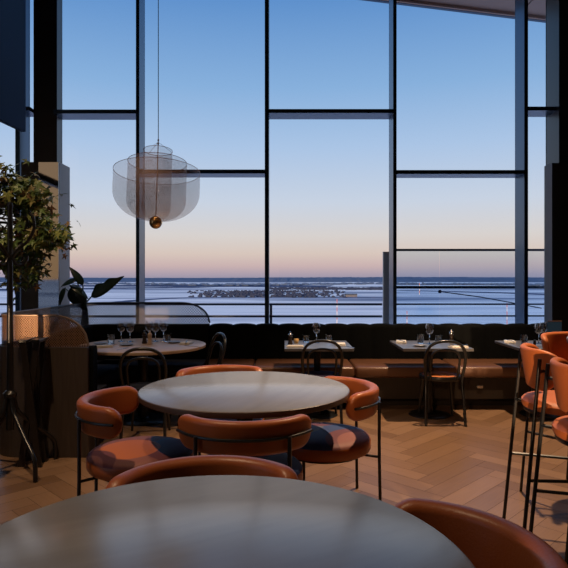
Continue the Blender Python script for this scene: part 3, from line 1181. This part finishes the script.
# ------------------------------------------------------------------ bar stools (local: faces +X)
def make_stool(label, loc, rotz):
    t = thing('bar_stool', label, 'stool', loc, rotz, 'orange leather bar stools')
    bm = new()
    r = 0.238
    lathe(bm, [(0, 0.776), (r*0.7, 0.774), (r*0.95, 0.768), (r, 0.756), (r, 0.735), (r*0.97, 0.722), (0, 0.722)], 48)
    obj('seat', bm, 'leather_stool', t)
    bm = new()
    lathe(bm, [(0, 0.7215), (0.225, 0.7215), (0.228, 0.714), (0.225, 0.700), (0, 0.700)], 40)
    obj('seat_frame', bm, 'black_metal', t)
    # backrest shell: tall curved pad, narrower towards the bottom
    bm = new()
    n = 36
    R, A = 0.265, D(55)
    path = []
    for k in range(n+1):
        u = -1+2*k/n
        u = math.copysign(abs(u)**0.85, u)
        path.append((R*math.cos(PI+u*A)+0.055, R*math.sin(PI+u*A)))
    def sec(s, L):
        e = min(s, L-s)
        q = 0.12
        f = 1.0 if e >= q else math.sqrt(max(0, 1-((q-e)/q)**2))
        f = max(f, 0.12)
        top = 1.040-0.055*(1-f)
        bot = 0.825+0.13*(1-f)**0.8
        tt = 0.019*max(0.35, min(1, e/0.03+0.35))
        zc = (top+bot)/2
        pr = rrect(-tt, tt, bot, top, tt*0.9, 4)
        return [(a-0.16*(z-0.93), z) for a, z in pr]
    sweep(bm, path, sec)
    obj('backrest', bm, 'leather_stool', t, angle=60)
    for sy in (-1, 1):
        bm = new()
        tube(bm, [(-0.290, sy*0.235, 0.0), (-0.245, sy*0.225, 0.5), (-0.200, sy*0.212, 1.0)], 0.0095, 6)
        obj('leg', bm, 'black_metal', t)
        bm = new()
        tube(bm, [(0.150, sy*0.150, 0.705), (0.200, sy*0.200, 0.0)], 0.0095, 6)
        obj('leg', bm, 'black_metal', t)
        bm = new()
        tube(bm, [(-0.254, sy*0.227, 0.40), (0.171, sy*0.171, 0.40)], 0.0085, 6)
        obj('foot_rail', bm, 'black_metal', t)
        bm = new()
        tube(bm, [(-0.208, sy*0.214, 0.935), (-0.165, sy*0.165, 0.935)], 0.0085, 6)
        obj('back_bracket', bm, 'black_metal', t)
        bm = new()
        tube(bm, [(-0.230, sy*0.219, 0.711), (-0.13, sy*0.13, 0.711)], 0.0085, 6)
        obj('seat_bracket', bm, 'black_metal', t)
    bm = new()
    tube(bm, [(0.178, -0.178, 0.30), (0.178, 0.178, 0.30)], 0.0085, 6)
    obj('foot_rail', bm, 'black_metal', t)
    return t
s1 = make_stool('orange leather bar stool with its back to us, leftmost of the stools', (1.500, 2.985, 0), D(-11))
dup(s1, (1.400, 2.42, 0), D(-8), 'orange leather bar stool at the right edge, nearest the camera and cut by the frame')
dup(s1, (1.90, 3.60, 0), D(-62), 'orange leather bar stool facing us at the right edge, behind the other two stools')

# ------------------------------------------------------------------ tableware
def glass_shell(prof_out, prof_in, n=24):
    bm = new()
    lathe(bm, prof_out+prof_in, n)
    return bm
def make_wine(label, loc, group):
    bm = new()
    out = [(0, 0.0), (0.034, 0.0), (0.034, 0.003), (0.010, 0.007), (0.004, 0.016), (0.0036, 0.085), (0.010, 0.096), (0.030, 0.112), (0.042, 0.135), (0.043, 0.155), (0.038, 0.185), (0.033, 0.210)]
    inn = [(0.0308, 0.210), (0.0356, 0.185), (0.0405, 0.155), (0.0395, 0.137), (0.028, 0.115), (0.009, 0.099), (0, 0.097)]
    lathe(bm, out+inn, 28)
    o = obj('wine_glass', bm, 'glassware', None)
    o.location = loc
    return tag(o, label, 'glass', group)
def make_tumbler(label, loc, group, h=0.085):
    bm = new()
    out = [(0, 0.0), (0.030, 0.0), (0.0315, 0.004), (0.037, h)]
    inn = [(0.0352, h), (0.0300, 0.012), (0, 0.011)]
    lathe(bm, out+inn, 28)
    o = obj('tumbler', bm, 'glassware', None)
    o.location = loc
    return tag(o, label, 'glass', group)
def copy1(o, loc, label, rotz=0):
    c = o.copy()
    C.objects.link(c)
    c.location = loc
    c.rotation_euler = (0, 0, rotz)
    c['label'] = label
    return c
Z = ZT+0.0005
def P(x, y, z=Z):
    # square-table tops are 2 cm lower and a little farther than the round ones
    if x > -0.2:
        return (x*1.03, y*1.03, z-ZT+ZS)
    return (x, y, z)
wg = make_wine('wine glass on the middle square table straight ahead', P(0.33, 5.80, Z), 'wine glasses')
WINE = [((1.455, 5.70), 'wine glass on the square table behind the orange-seated bistro chair'),
        ((2.565, 5.74), 'left wine glass of the pair on the right-hand square table'),
        ((2.67, 5.86), 'right wine glass of the pair on the right-hand square table, beside the navy card'),
        ((-1.69, 5.92), 'leftmost wine glass on the round oak table'),
        ((-1.585, 5.87), 'second wine glass from the left on the round oak table'),
        ((-1.415, 5.98), 'third wine glass from the left on the round oak table, behind the pepper mills'),
        ((-1.335, 5.92), 'fourth wine glass from the left on the round oak table'),
        ((-1.265, 5.99), 'rightmost wine glass on the round oak table')]
for (p, l) in WINE:
    copy1(wg, P(p[0], p[1]), l)
tb = make_tumbler('short tumbler left of the wine glass on the middle square table', P(0.226, 5.86, Z), 'water tumblers', 0.075)
TUMB = [((0.465, 5.90), 'short tumbler right of the wine glass on the middle square table'),
        ((1.578, 5.83), 'short tumbler right of the wine glass on the table with the orange-seated chair'),
        ((-1.735, 5.72), 'tumbler at the front left of the glasses on the round oak table'),
        ((-1.205, 5.90), 'tumbler right of the wine glasses on the round oak table'),
        ((-1.80, 5.93), 'tumbler farthest left on the round oak table')]
for (p, l) in TUMB:
    copy1(tb, P(p[0], p[1]), l)
tt = make_tumbler('tall tumbler left of the wine glass on the table with the orange-seated chair', P(1.375, 5.74, Z), 'water tumblers', 0.096)
copy1(tt, P(2.385, 5.66, Z), 'tall tumbler left of the pair of wine glasses on the right-hand square table')
copy1(tt, P(2.775, 5.74, Z), 'tall tumbler in front of the navy card on the right-hand square table')

def make_mill(label, loc, body, head):
    t = thing('pepper_mill', label, 'pepper mill', loc, 0, 'pepper mills')
    bm = new()
    lathe(bm, [(0, 0), (0.026, 0), (0.027, 0.008), (0.022, 0.025), (0.018, 0.05), (0.021, 0.075), (0.023, 0.082), (0, 0.083)], 24)
    obj('body', bm, body, t)
    bm = new()
    lathe(bm, [(0, 0.0835), (0.022, 0.084), (0.023, 0.095), (0.018, 0.108), (0.010, 0.114), (0.006, 0.118), (0.010, 0.124), (0.009, 0.131), (0, 0.134)], 24)
    obj('head', bm, head, t)
    return t
make_mill('dark pepper mill with a pale steel head on the middle square table', P(0.062, 5.66, Z), 'mill_dark', 'steel')
make_mill('dark pepper mill with a steel head on the table with the orange-seated chair', P(1.72, 5.86, Z), 'mill_dark', 'steel')
make_mill('dark pepper mill on the round oak table', (-1.405, 5.74, Z), 'mill_dark', 'mill_dark')
make_mill('pale wooden pepper mill on the round oak table beside the dark one', (-1.335, 5.67, Z), 'mill_pale', 'mill_pale')
cd = thing('candle_holder', 'small amber candle holder beside the pepper mill on the middle square table', 'candle holder', P(0.125, 5.80, Z))
bm = new()
lathe(bm, [(0, 0), (0.020, 0), (0.025, 0.012), (0.025, 0.040), (0.022, 0.044), (0.020, 0.030), (0, 0.028)], 20)
obj('cup', bm, 'candle', cd)
bm = new()
lathe(bm, [(0, 0.0285), (0.013, 0.0285), (0.013, 0.04), (0, 0.041)], 14)
obj('candle', bm, 'linen', cd)

def make_napkin(label, loc, rotz=0.0):
    bm = new()
    # folded cloth: three stacked leaves with soft edges
    for k in range(3):
        d = 0.004*k
        box(bm, -0.085+d, 0.085-d*0.5, -0.055+d*0.4, 0.055-d, 0.006*k, 0.006*k+0.0055, bevel=0.0022, seg=2)
    o = obj('napkin', bm, 'linen', None)
    o.location = loc
    o.rotation_euler = (0, 0, rotz)
    return tag(o, label, 'napkin', 'folded napkins')
def make_cutlery(kind, label, loc, rotz=0.0):
    bm = new()
    if kind == 'knife':
        box(bm, -0.006, 0.006, -0.10, -0.01, 0.0, 0.005, bevel=0.0015)
        box(bm, -0.008, 0.008, -0.012, 0.11, 0.001, 0.003, bevel=0.0008)
    else:
        box(bm, -0.004, 0.004, -0.10, 0.03, 0.0, 0.004, bevel=0.0012)
        box(bm, -0.011, 0.011, 0.0305, 0.055, 0.0, 0.004, bevel=0.0012)
        for q in (-0.0085, -0.0028, 0.0028, 0.0085):
            box(bm, q-0.0015, q+0.0015, 0.0552, 0.10, 0.0005, 0.0035)
    o = obj(kind, bm, 'steel', None, smooth=False)
    o.location = loc
    o.rotation_euler = (0, 0, rotz)
    return tag(o, label, kind, 'table cutlery')
def make_plate(label, loc, r=0.07):
    bm = new()
    lathe(bm, [(0, 0.0), (r*0.6, 0.0), (r*0.95, 0.010), (r, 0.013), (r*0.97, 0.015), (r*0.6, 0.006), (0, 0.005)], 36)
    o = obj('side_plate', bm, 'china', None)
    o.location = loc
    return tag(o, label, 'plate', 'grey side plates')
ZN = Z+0.0182
nk = make_napkin('folded white napkin at the left end of the table with the orange-seated chair', P(1.20, 5.84, Z), D(80))
NAP = [((1.655, 5.42), 10, 'folded white napkin at the front right of the table with the orange-seated chair'),
       ((0.105, 5.47), 5, 'folded white napkin at the front left of the middle square table'),
       ((0.555, 5.62), 85, 'folded white napkin at the right end of the middle square table'),
       ((2.315, 5.85), 75, 'folded white napkin at the left end of the right-hand square table'),
       ((-1.73, 5.45), 30, 'folded white napkin at the front left of the round oak table'),
       ((-1.29, 5.22), -5, 'folded white napkin at the front of the round oak table behind the bistro chair'),
       ((-0.98, 5.72), 85, 'folded white napkin at the right side of the round oak table')]
for (p, r, l) in NAP:
    copy1(nk, P(p[0], p[1]), l, D(r))
kf = make_cutlery('knife', 'knife lying on the napkin at the left end of the table with the orange-seated chair', P(1.20, 5.84, ZN), D(8))
KN = [((1.655, 5.42, ZN), -75, 'knife lying on the napkin at the front right of the table with the orange-seated chair'),
      ((0.105, 5.47, ZN), -80, 'knife lying on the napkin at the front left of the middle square table'),
      ((2.315, 5.85, ZN), 5, 'knife lying on the napkin at the left end of the right-hand square table'),
      ((-0.98, 5.72, ZN), 6, 'knife lying on the napkin at the right side of the round oak table'),
      ((-1.73, 5.45, ZN), -60, 'knife lying on the napkin at the front left of the round oak table')]
for (p, r, l) in KN:
    copy1(kf, P(*p), l, D(r))
fk = make_cutlery('fork', 'fork lying at the right end of the middle square table beside the napkin', P(0.628, 5.45, Z), D(20))
FK = [((-0.88, 5.50, Z), 60, 'fork lying at the right front edge of the round oak table'),
      ((-1.50, 5.30, Z), -15, 'fork lying near the front edge of the round oak table'),
      ((2.44, 5.45, Z), 80, 'fork lying at the front of the right-hand square table')]
for (p, r, l) in FK:
    copy1(fk, P(*p), l, D(r))
pl = make_plate('grey side plate near the front left of the table with the orange-seated chair', P(1.315, 5.52, Z))
PLT = [((-1.12, 5.80), 'grey side plate left of the napkin on the right side of the round oak table'),
       ((-1.83, 5.68), 'grey side plate at the left end of the round oak table'),
       ((-1.54, 5.58), 'grey side plate near the middle of the round oak table')]
for (p, l) in PLT:
    copy1(pl, P(p[0], p[1]), l)
mc = thing('menu_card', 'upright navy card with a copper top edge standing on the right-hand square table', 'card', P(2.815, 5.93, Z))
bm = new()
box(bm, -0.075, 0.075, -0.004, 0.004, 0, 0.215)
obj('card', bm, 'card', mc, smooth=False)
bm = new()
box(bm, -0.077, 0.077, -0.006, 0.006, 0.2155, 0.221)
obj('top_edge', bm, 'copper', mc, smooth=False)
sp_ = make_plate('pale plate on the tall bar table at the right edge', (1.78, 3.28, 1.0505), 0.09)
sp_['group'] = 'bar plates'
sp_.data.materials.clear()
sp_.data.materials.append(M['linen'])

# ------------------------------------------------------------------ pendant lamp of nested wire mesh
LY = 4.3
S = LY/F
lc = at(157.3, 171.8, LY)
lm = thing('pendant_lamp', 'pendant lamp of three nested wire-mesh bowls with a brass ball, hanging before the window', 'lamp', lc)
lm.rotation_euler = (D(-8), 0, 0)
def shell(r, ztop, zbend, zbot, rb, n=64):
    prof = []
    prof.append((r, ztop))
    for k in range(1, 4):
        prof.append((r, ztop+(zbend-ztop)*k/4))
    for k in range(13):
        a = PI/2*k/12
        prof.append((rb+(r-rb)*math.cos(a), zbend-(zbend-zbot)*math.sin(a)))
    return prof
zb_ = -(219.5-170.5)*S
SH = [(42.4*S, 0.0, -21*S, zb_), (29*S, 9.5*S, -30*S, zb_+0.002), (14.3*S, 22*S, -36*S, zb_+0.004)]
for (r, zt, zbn, zbt) in SH:
    bm = new()
    lathe(bm, shell(r, zt, zbn, zbt, 0.04 if r > 0.15 else 0.03), 72)
    sh = obj('mesh_bowl', bm, 'lamp_mesh', lm)
    bm = new()
    tube(bm, [(r*math.cos(2*PI*k/72), r*math.sin(2*PI*k/72), zt) for k in range(72)], 0.0019, 6, closed=True)
    obj('rim_wire', bm, 'copper', sh)
bm = new()
rb = 6.3*S
lathe(bm, [(0, zb_-rb*1.45)] + [(rb*math.sin(PI*k/14), zb_-rb*0.45-rb*math.cos(PI*k/14)) for k in range(1, 14)] + [(0, zb_+rb*0.55)], 28)
obj('ball', bm, 'brass', lm)
bm = new()
ztop = soff_z(lc.x)+0.25-lc.z-0.02
tilt = math.tan(D(8))
tube(bm, [(0, 0, zb_), (0, 0, 33*S)], 0.0035, 6)
obj('stem', bm, 'copper', lm)
bm = new()
p0 = Vector((0, 0, 33*S))
inv = Matrix.Rotation(D(8), 3, 'X')
tube(bm, [p0, p0+inv @ Vector((0, 0, ztop-33*S*0.98))], 0.003, 6)
obj('cord', bm, 'steel', lm)
bm = new()
for k in range(3):
    a = 2*PI*k/3+0.4
    tube(bm, [(14.3*S*math.cos(a), 14.3*S*math.sin(a), 22*S), (0, 0, 31*S)], 0.0012, 5)
obj('hanger_wire', bm, 'copper', lm)
bm = new()
for zz in (29*S, 33*S):
    lathe(bm, [(0, zz-0.008), (0.006, zz-0.006), (0.007, zz), (0.006, zz+0.006), (0, zz+0.008)], 10)
obj('cord_grip', bm, 'copper', lm)

# ------------------------------------------------------------------ coat stand
cs = thing('coat_stand', 'black bentwood coat stand with curved hooks standing at the left in front of the tree', 'coat stand', (-1.985, 4.13, 0))
bm = new()
tube(bm, [(0, 0, 0.30), (0, 0, 0.55), (0, 0, 1.2), (0, 0, 1.90)], [0.028, 0.024, 0.021, 0.018], 12)
obj('pole', bm, 'bent_black', cs)
bm = new()
lathe(bm, [(0, 1.90), (0.018, 1.90), (0.024, 1.92), (0.016, 1.945), (0, 1.955)], 16)
obj('finial', bm, 'bent_black', cs)
bm = new()
lathe(bm, [(0.02, 0.53), (0.045, 0.54), (0.048, 0.565), (0.03, 0.585), (0.02, 0.59)], 20)
obj('collar', bm, 'bent_black', cs)
for k in range(4):
    a = D(-38+90*k)
    c, s = math.cos(a), math.sin(a)
    f = lambda r, z: (c*r, s*r, z)
    bm = new()
    tube(bm, smooth_path([f(0.026, 0.54), f(0.050, 0.44), f(0.11, 0.37), f(0.22, 0.265), f(0.320, 0.175), f(0.350, 0.11), f(0.354, 0.0)], 6), 0.016, 10)
    obj('leg', bm, 'bent_black', cs)
for k in range(4):
    a = D(-12+90*k)
    c, s = math.cos(a), math.sin(a)
    f = lambda r, z: (c*r, s*r, z)
    bm = new()
    tube(bm, smooth_path([f(0.018, 1.55), f(0.07, 1.61), f(0.15, 1.67), f(0.195, 1.75), f(0.19, 1.83), f(0.165, 1.865)], 6), 0.0115, 8)
    obj('hook', bm, 'bent_black', cs)
    bm = new()
    tube(bm, smooth_path([f(0.018, 1.56), f(0.05, 1.505), f(0.10, 1.495), f(0.135, 1.525), f(0.14, 1.56)], 6), 0.010, 8)
    obj('small_hook', bm, 'bent_black', cs)

# ------------------------------------------------------------------ folding tray stand and black cabinet at the left edge
ts = thing('tray_stand', 'folded black wooden tray stand leaning upright before the booth panel, right of the coat stand', 'stand', (-1.89, 4.30, 0), D(6))
for sgn in (-1, 1):
    bm = new()
    for y in (-0.075, 0.055):
        bx = box(bm, -0.022, 0.022, y-0.012+(0.012 if sgn > 0 else -0.012), y+0.012+(0.012 if sgn > 0 else -0.012), 0, 0.92)
    a = Matrix.Shear('XY', 4, (0, 0)) if False else None
    for v in bm.verts:
        # slim X: the frames cross at mid height
        v.co.x += sgn*(0.045*(v.co.z-0.55)/0.37)
    obj('leg_frame', bm, 'dark_wood', ts, smooth=False)
    bm = new()
    x = sgn*0.047
    box(bm, x-0.03, x+0.03, -0.105, 0.085, 0.921, 0.945, bevel=0.004)
    obj('top_rail', bm, 'bent_black', ts, smooth=False)
cb = thing('sideboard', 'low black sideboard cut off by the left edge of the picture behind the coat stand', 'sideboard', (-2.19, 3.56, 0))
bm = new()
box(bm, -0.30, 0.22, -0.22, 0.22, 0.62, 0.93, bevel=0.004)
obj('body', bm, 'dark_wood', cb, smooth=False)
bm = new()
box(bm, -0.31, 0.23, -0.23, 0.23, 0.9305, 0.95, bevel=0.003)
obj('top', bm, 'bent_black', cb, smooth=False)
for sx in (-0.27, 0.19):
    for sy in (-0.19, 0.19):
        bm = new()
        box(bm, sx-0.02, sx+0.02, sy-0.02, sy+0.02, 0, 0.62)
        obj('leg', bm, 'panel_wood', cb, smooth=False)
bm = new()
for sy in (-0.19, 0.19):
    pass
bm.free()

# ------------------------------------------------------------------ leafy tree in a pot (its pot is outside the frame)
tr = thing('potted_tree', 'leafy potted tree with maple-like green and bronze leaves at the left edge', 'tree', (-2.62, 4.12, 0))
bm = new()
lathe(bm, [(0, 0), (0.15, 0), (0.17, 0.03), (0.20, 0.40), (0.205, 0.44), (0.19, 0.44), (0.185, 0.40), (0, 0.39)], 32)
obj('pot', bm, 'pot', tr)
bm = new()
lathe(bm, [(0, 0.405), (0.184, 0.402), (0.184, 0.395), (0, 0.392)], 24)
obj('soil', bm, 'soil', tr)
TY0 = 3.55
rt = random.Random(11)
bm = new()
tube(bm, smooth_path([(0, 0, 0.39), (0.02, 0.02, 0.8), (-0.02, 0.05, 1.2), (0.12, 0.14, 1.6), (0.30, 0.22, 1.95)], 5), [0.03-0.016*i/20 for i in range(21)], 8)
tips = []
cl = Vector((0.12, 0.12, 1.73))
targets = []
# crown shaped from the photograph's outline: a rounded mass reaching right to x=73
for k in range(75):
    u = rt.random()*2*PI
    v = math.acos(rt.uniform(-1, 1))
    q = rt.uniform(0.35, 1.0)**0.5
    targets.append(Vector((0.46+0.41*q*math.sin(v)*math.cos(u), 0.34+0.27*q*math.sin(v)*math.sin(u), 1.82+0.36*q*math.cos(v))))
targets += [Vector((0.90, 0.32, 1.76)), Vector((0.88, 0.30, 1.68)), Vector((0.82, 0.25, 1.74)), Vector((0.56, 0.25, 1.42)), Vector((0.70, 0.28, 1.50)), Vector((0.62, 0.26, 1.38)), Vector((0.36, 0.2, 1.34)), Vector((0.40, 0.2, 2.2)), Vector((0.52, 0.25, 2.18))]
for tg in targets:
    q = rt.uniform(0.0, 1.0)
    st = Vector((0.0, 0.06, 1.2)).lerp(Vector((0.28, 0.21, 1.9)), q)
    md = st.lerp(tg, 0.5)+Vector((0, 0, 0.06))
    tube(bm, smooth_path([st, md, tg], 4), [0.008-0.005*i/8 for i in range(9)], 5)
obj('trunk', bm, 'stem', tr)
bm = new()
tl = bm.faces.layers.float.new('tone')
def maple_leaf(bm, pos, size, nrm, roll, tone_v):
    nrm = nrm.normalized()
    ref = Vector((0, 0, 1)) if abs(nrm.z) < 0.95 else Vector((1, 0, 0))
    a = (ref-nrm*ref.dot(nrm)).normalized()
    b = nrm.cross(a)
    u = a*math.cos(roll)+b*math.sin(roll)
    v = nrm.cross(u)
    # five pointed lobes (tip direction = +u)
    pts = []
    lobes = [(-128, 0.55), (-62, 0.85), (0, 1.0), (62, 0.85), (128, 0.55)]
    for i, (ang, ln) in enumerate(lobes):
        r_ = math.radians(ang)
        pts.append((math.cos(r_-0.22)*ln*0.62, math.sin(r_-0.22)*ln*0.62))
        pts.append((math.cos(r_)*ln, math.sin(r_)*ln))
        pts.append((math.cos(r_+0.22)*ln*0.62, math.sin(r_+0.22)*ln*0.62))
        if i < 4:
            r2 = math.radians(ang+31)
            pts.append((math.cos(r2)*0.36, math.sin(r2)*0.36))
    c = bm.verts.new(pos)
    ring = []
    for (p, q) in pts:
        d2 = p*p+q*q
        ring.append(bm.verts.new(pos+(u*p+v*q)*size-nrm*size*0.22*d2))
    for i in range(len(ring)):
        f = bm.faces.new((c, ring[i], ring[(i+1) % len(ring)])) if i < len(ring)-1 else None
        if f:
            f[tl] = tone_v
for tg in targets:
    for k in range(16):
        off = Vector((rt.gauss(0, 0.062), rt.gauss(0, 0.055), rt.gauss(0, 0.055)))
        pos = tg+off
        nrm = Vector((rt.uniform(-0.6, 0.7), rt.uniform(-1.0, 0.3), rt.uniform(0.15, 1.0)))
        tn = rt.uniform(0, 0.7) if rt.random() < 0.72 else rt.uniform(0.7, 1.0)
        maple_leaf(bm, pos, rt.uniform(0.045, 0.080), nrm, rt.uniform(PI*0.6, PI*1.4), tn)
obj('foliage', bm, 'tree_leaf', tr, smooth=False)

# ------------------------------------------------------------------ big-leaved plant by the window, in a slim planter
SY = 6.99
bp = thing('strelitzia_plant', 'plant with large dark paddle leaves standing at the window behind the booth rail', 'plant', (at(86, 300, SY).x, SY, 0))
bx0 = bp.location.x
bm = new()
box(bm, -0.20, 0.20, -0.09, 0.09, 0.12, 0.80, bevel=0.006)
obj('planter', bm, 'pot', bp, smooth=False)
def paddle(bm, base, tip, width, nrm, fold=0.25, droop=0.12, tear=0):
    base, tip = Vector(base), Vector(tip)
    ax = tip-base
    side = ax.cross(Vector(nrm)).normalized()
    up = side.cross(ax).normalized()
    n = 14
    rows = []
    for i in range(n+1):
        t = i/n
        w_ = width*(math.sin(PI*min(1, t**0.75)))**0.8*(1-0.25*t) if 0 < t < 1 else 0.002
        c = base+ax*t-up*droop*ax.length*(t*t)
        j1 = 1+tear*math.sin(i*5.1)*0.25
        rows.append((bm.verts.new(c-side*w_*j1+up*w_*fold), bm.verts.new(c), bm.verts.new(c+side*w_+up*w_*fold)))
    for i in range(n):
        for k in range(2):
            bm.faces.new((rows[i][k], rows[i][k+1], rows[i+1][k+1], rows[i+1][k]))
def lp(px, py, dy=0.0):
    v = at(px, py, SY+dy)
    return (v.x-bx0, dy, v.z)
LEAF = [((86, 310), (91, 297), (122, 275), 0.085, (0.2, -1, 0.5), 1),
        ((84, 310), (71, 287), (86, 311), 0.105, (-0.3, -1, 0.2), 1),
        ((83, 310), (70, 285), (89, 297), 0.06, (0.3, -0.6, 1), 0),
        ((82, 310), (83, 285), (70, 266), 0.05, (0.8, -1, 0.2), 0),
        ((82, 310), (77, 280), (60, 285), 0.055, (0.1, -0.7, 1), 0),
        ((82, 310), (65, 288), (58, 305), 0.045, (-0.6, -1, 0), 0)]
for k, (root, base, tip, wd, nr, tear) in enumerate(LEAF):
    dy = -0.02+0.012*k
    ly = dy if k == 0 else -0.49-0.012*k
    bm = new()
    paddle(bm, lp(*base, ly), lp(*tip, ly-0.02), wd, nr, tear=tear)
    me_o = obj('leaf', bm, 'leaf_dark', bp, smooth=True)
    sm = me_o.modifiers.new('thick', 'SOLIDIFY')
    sm.thickness = 0.004
    bm = new()
    b0 = Vector(lp(root[0]+(k-2)*2.0, 322, dy))
    b0.z = 0.79
    tube(bm, smooth_path([b0, Vector(lp(root[0]+(k-2), root[1]-3, dy-0.03)), Vector(lp(*base, ly))], 5), [0.016-0.008*i/10 for i in range(11)], 7)
    obj('stalk', bm, 'leaf_dark', bp)

# ------------------------------------------------------------------ lights
def spot(name, loc, target, power, col, size=70, blend=0.5, rad=0.06):
    l = bpy.data.lights.new(name, 'SPOT')
    l.energy = power
    l.color = col
    l.spot_size = D(size)
    l.spot_blend = blend
    l.shadow_soft_size = rad
    o = bpy.data.objects.new(name, l)
    C.objects.link(o)
    o.location = loc
    d = Vector(target)-Vector(loc)
    o.rotation_euler = d.to_track_quat('-Z', 'Y').to_euler()
    return o
WARM = (1.0, 0.68, 0.41)
spot('ceiling_and_added_spot', (2.05, 5.1, 5.15), (1.7, 4.6, 0), 1350, WARM, 66, 0.5)
spot('ceiling_and_added_spot', (0.1, 4.2, 5.4), (0.0, 4.2, 0), 18, WARM, 75, 0.7)
spot('ceiling_and_added_spot', (-1.6, 4.3, 5.5), (-1.5, 4.9, 0), 170, WARM, 70, 0.7)
spot('ceiling_and_added_spot', (1.0, 2.2, 5.3), (0.8, 2.6, 0), 32, WARM, 85, 0.7)
spot('ceiling_and_added_spot', (-1.9, 2.1, 5.4), (-1.0, 3.0, 0), 390, WARM, 62, 0.7)
spot('ceiling_and_added_spot', (-1.6, -2.5, 2.9), (1.55, 5.45, 0.45), 420, (1.0, 0.60, 0.32), 13, 0.6)  # low spot added out of view behind camera to warm the bistro seat
sun = bpy.data.lights.new('low_sun', 'SUN')
sun.energy = 4.5
sun.color = (1.0, 0.62, 0.34)
sun.angle = D(0.7)
so = bpy.data.objects.new('low_sun', sun)
C.objects.link(so)
so.rotation_euler = Vector((0.25, 1.0, -0.06)).to_track_quat('-Z', 'Y').to_euler()

vs = scene.view_settings
vs.view_transform = 'Standard'
vs.look = 'None'
vs.exposure = 0.0
vs.gamma = 1.0
vs.use_curve_mapping = False
scene.cycles.max_bounces = 8
scene.cycles.transparent_max_bounces = 24
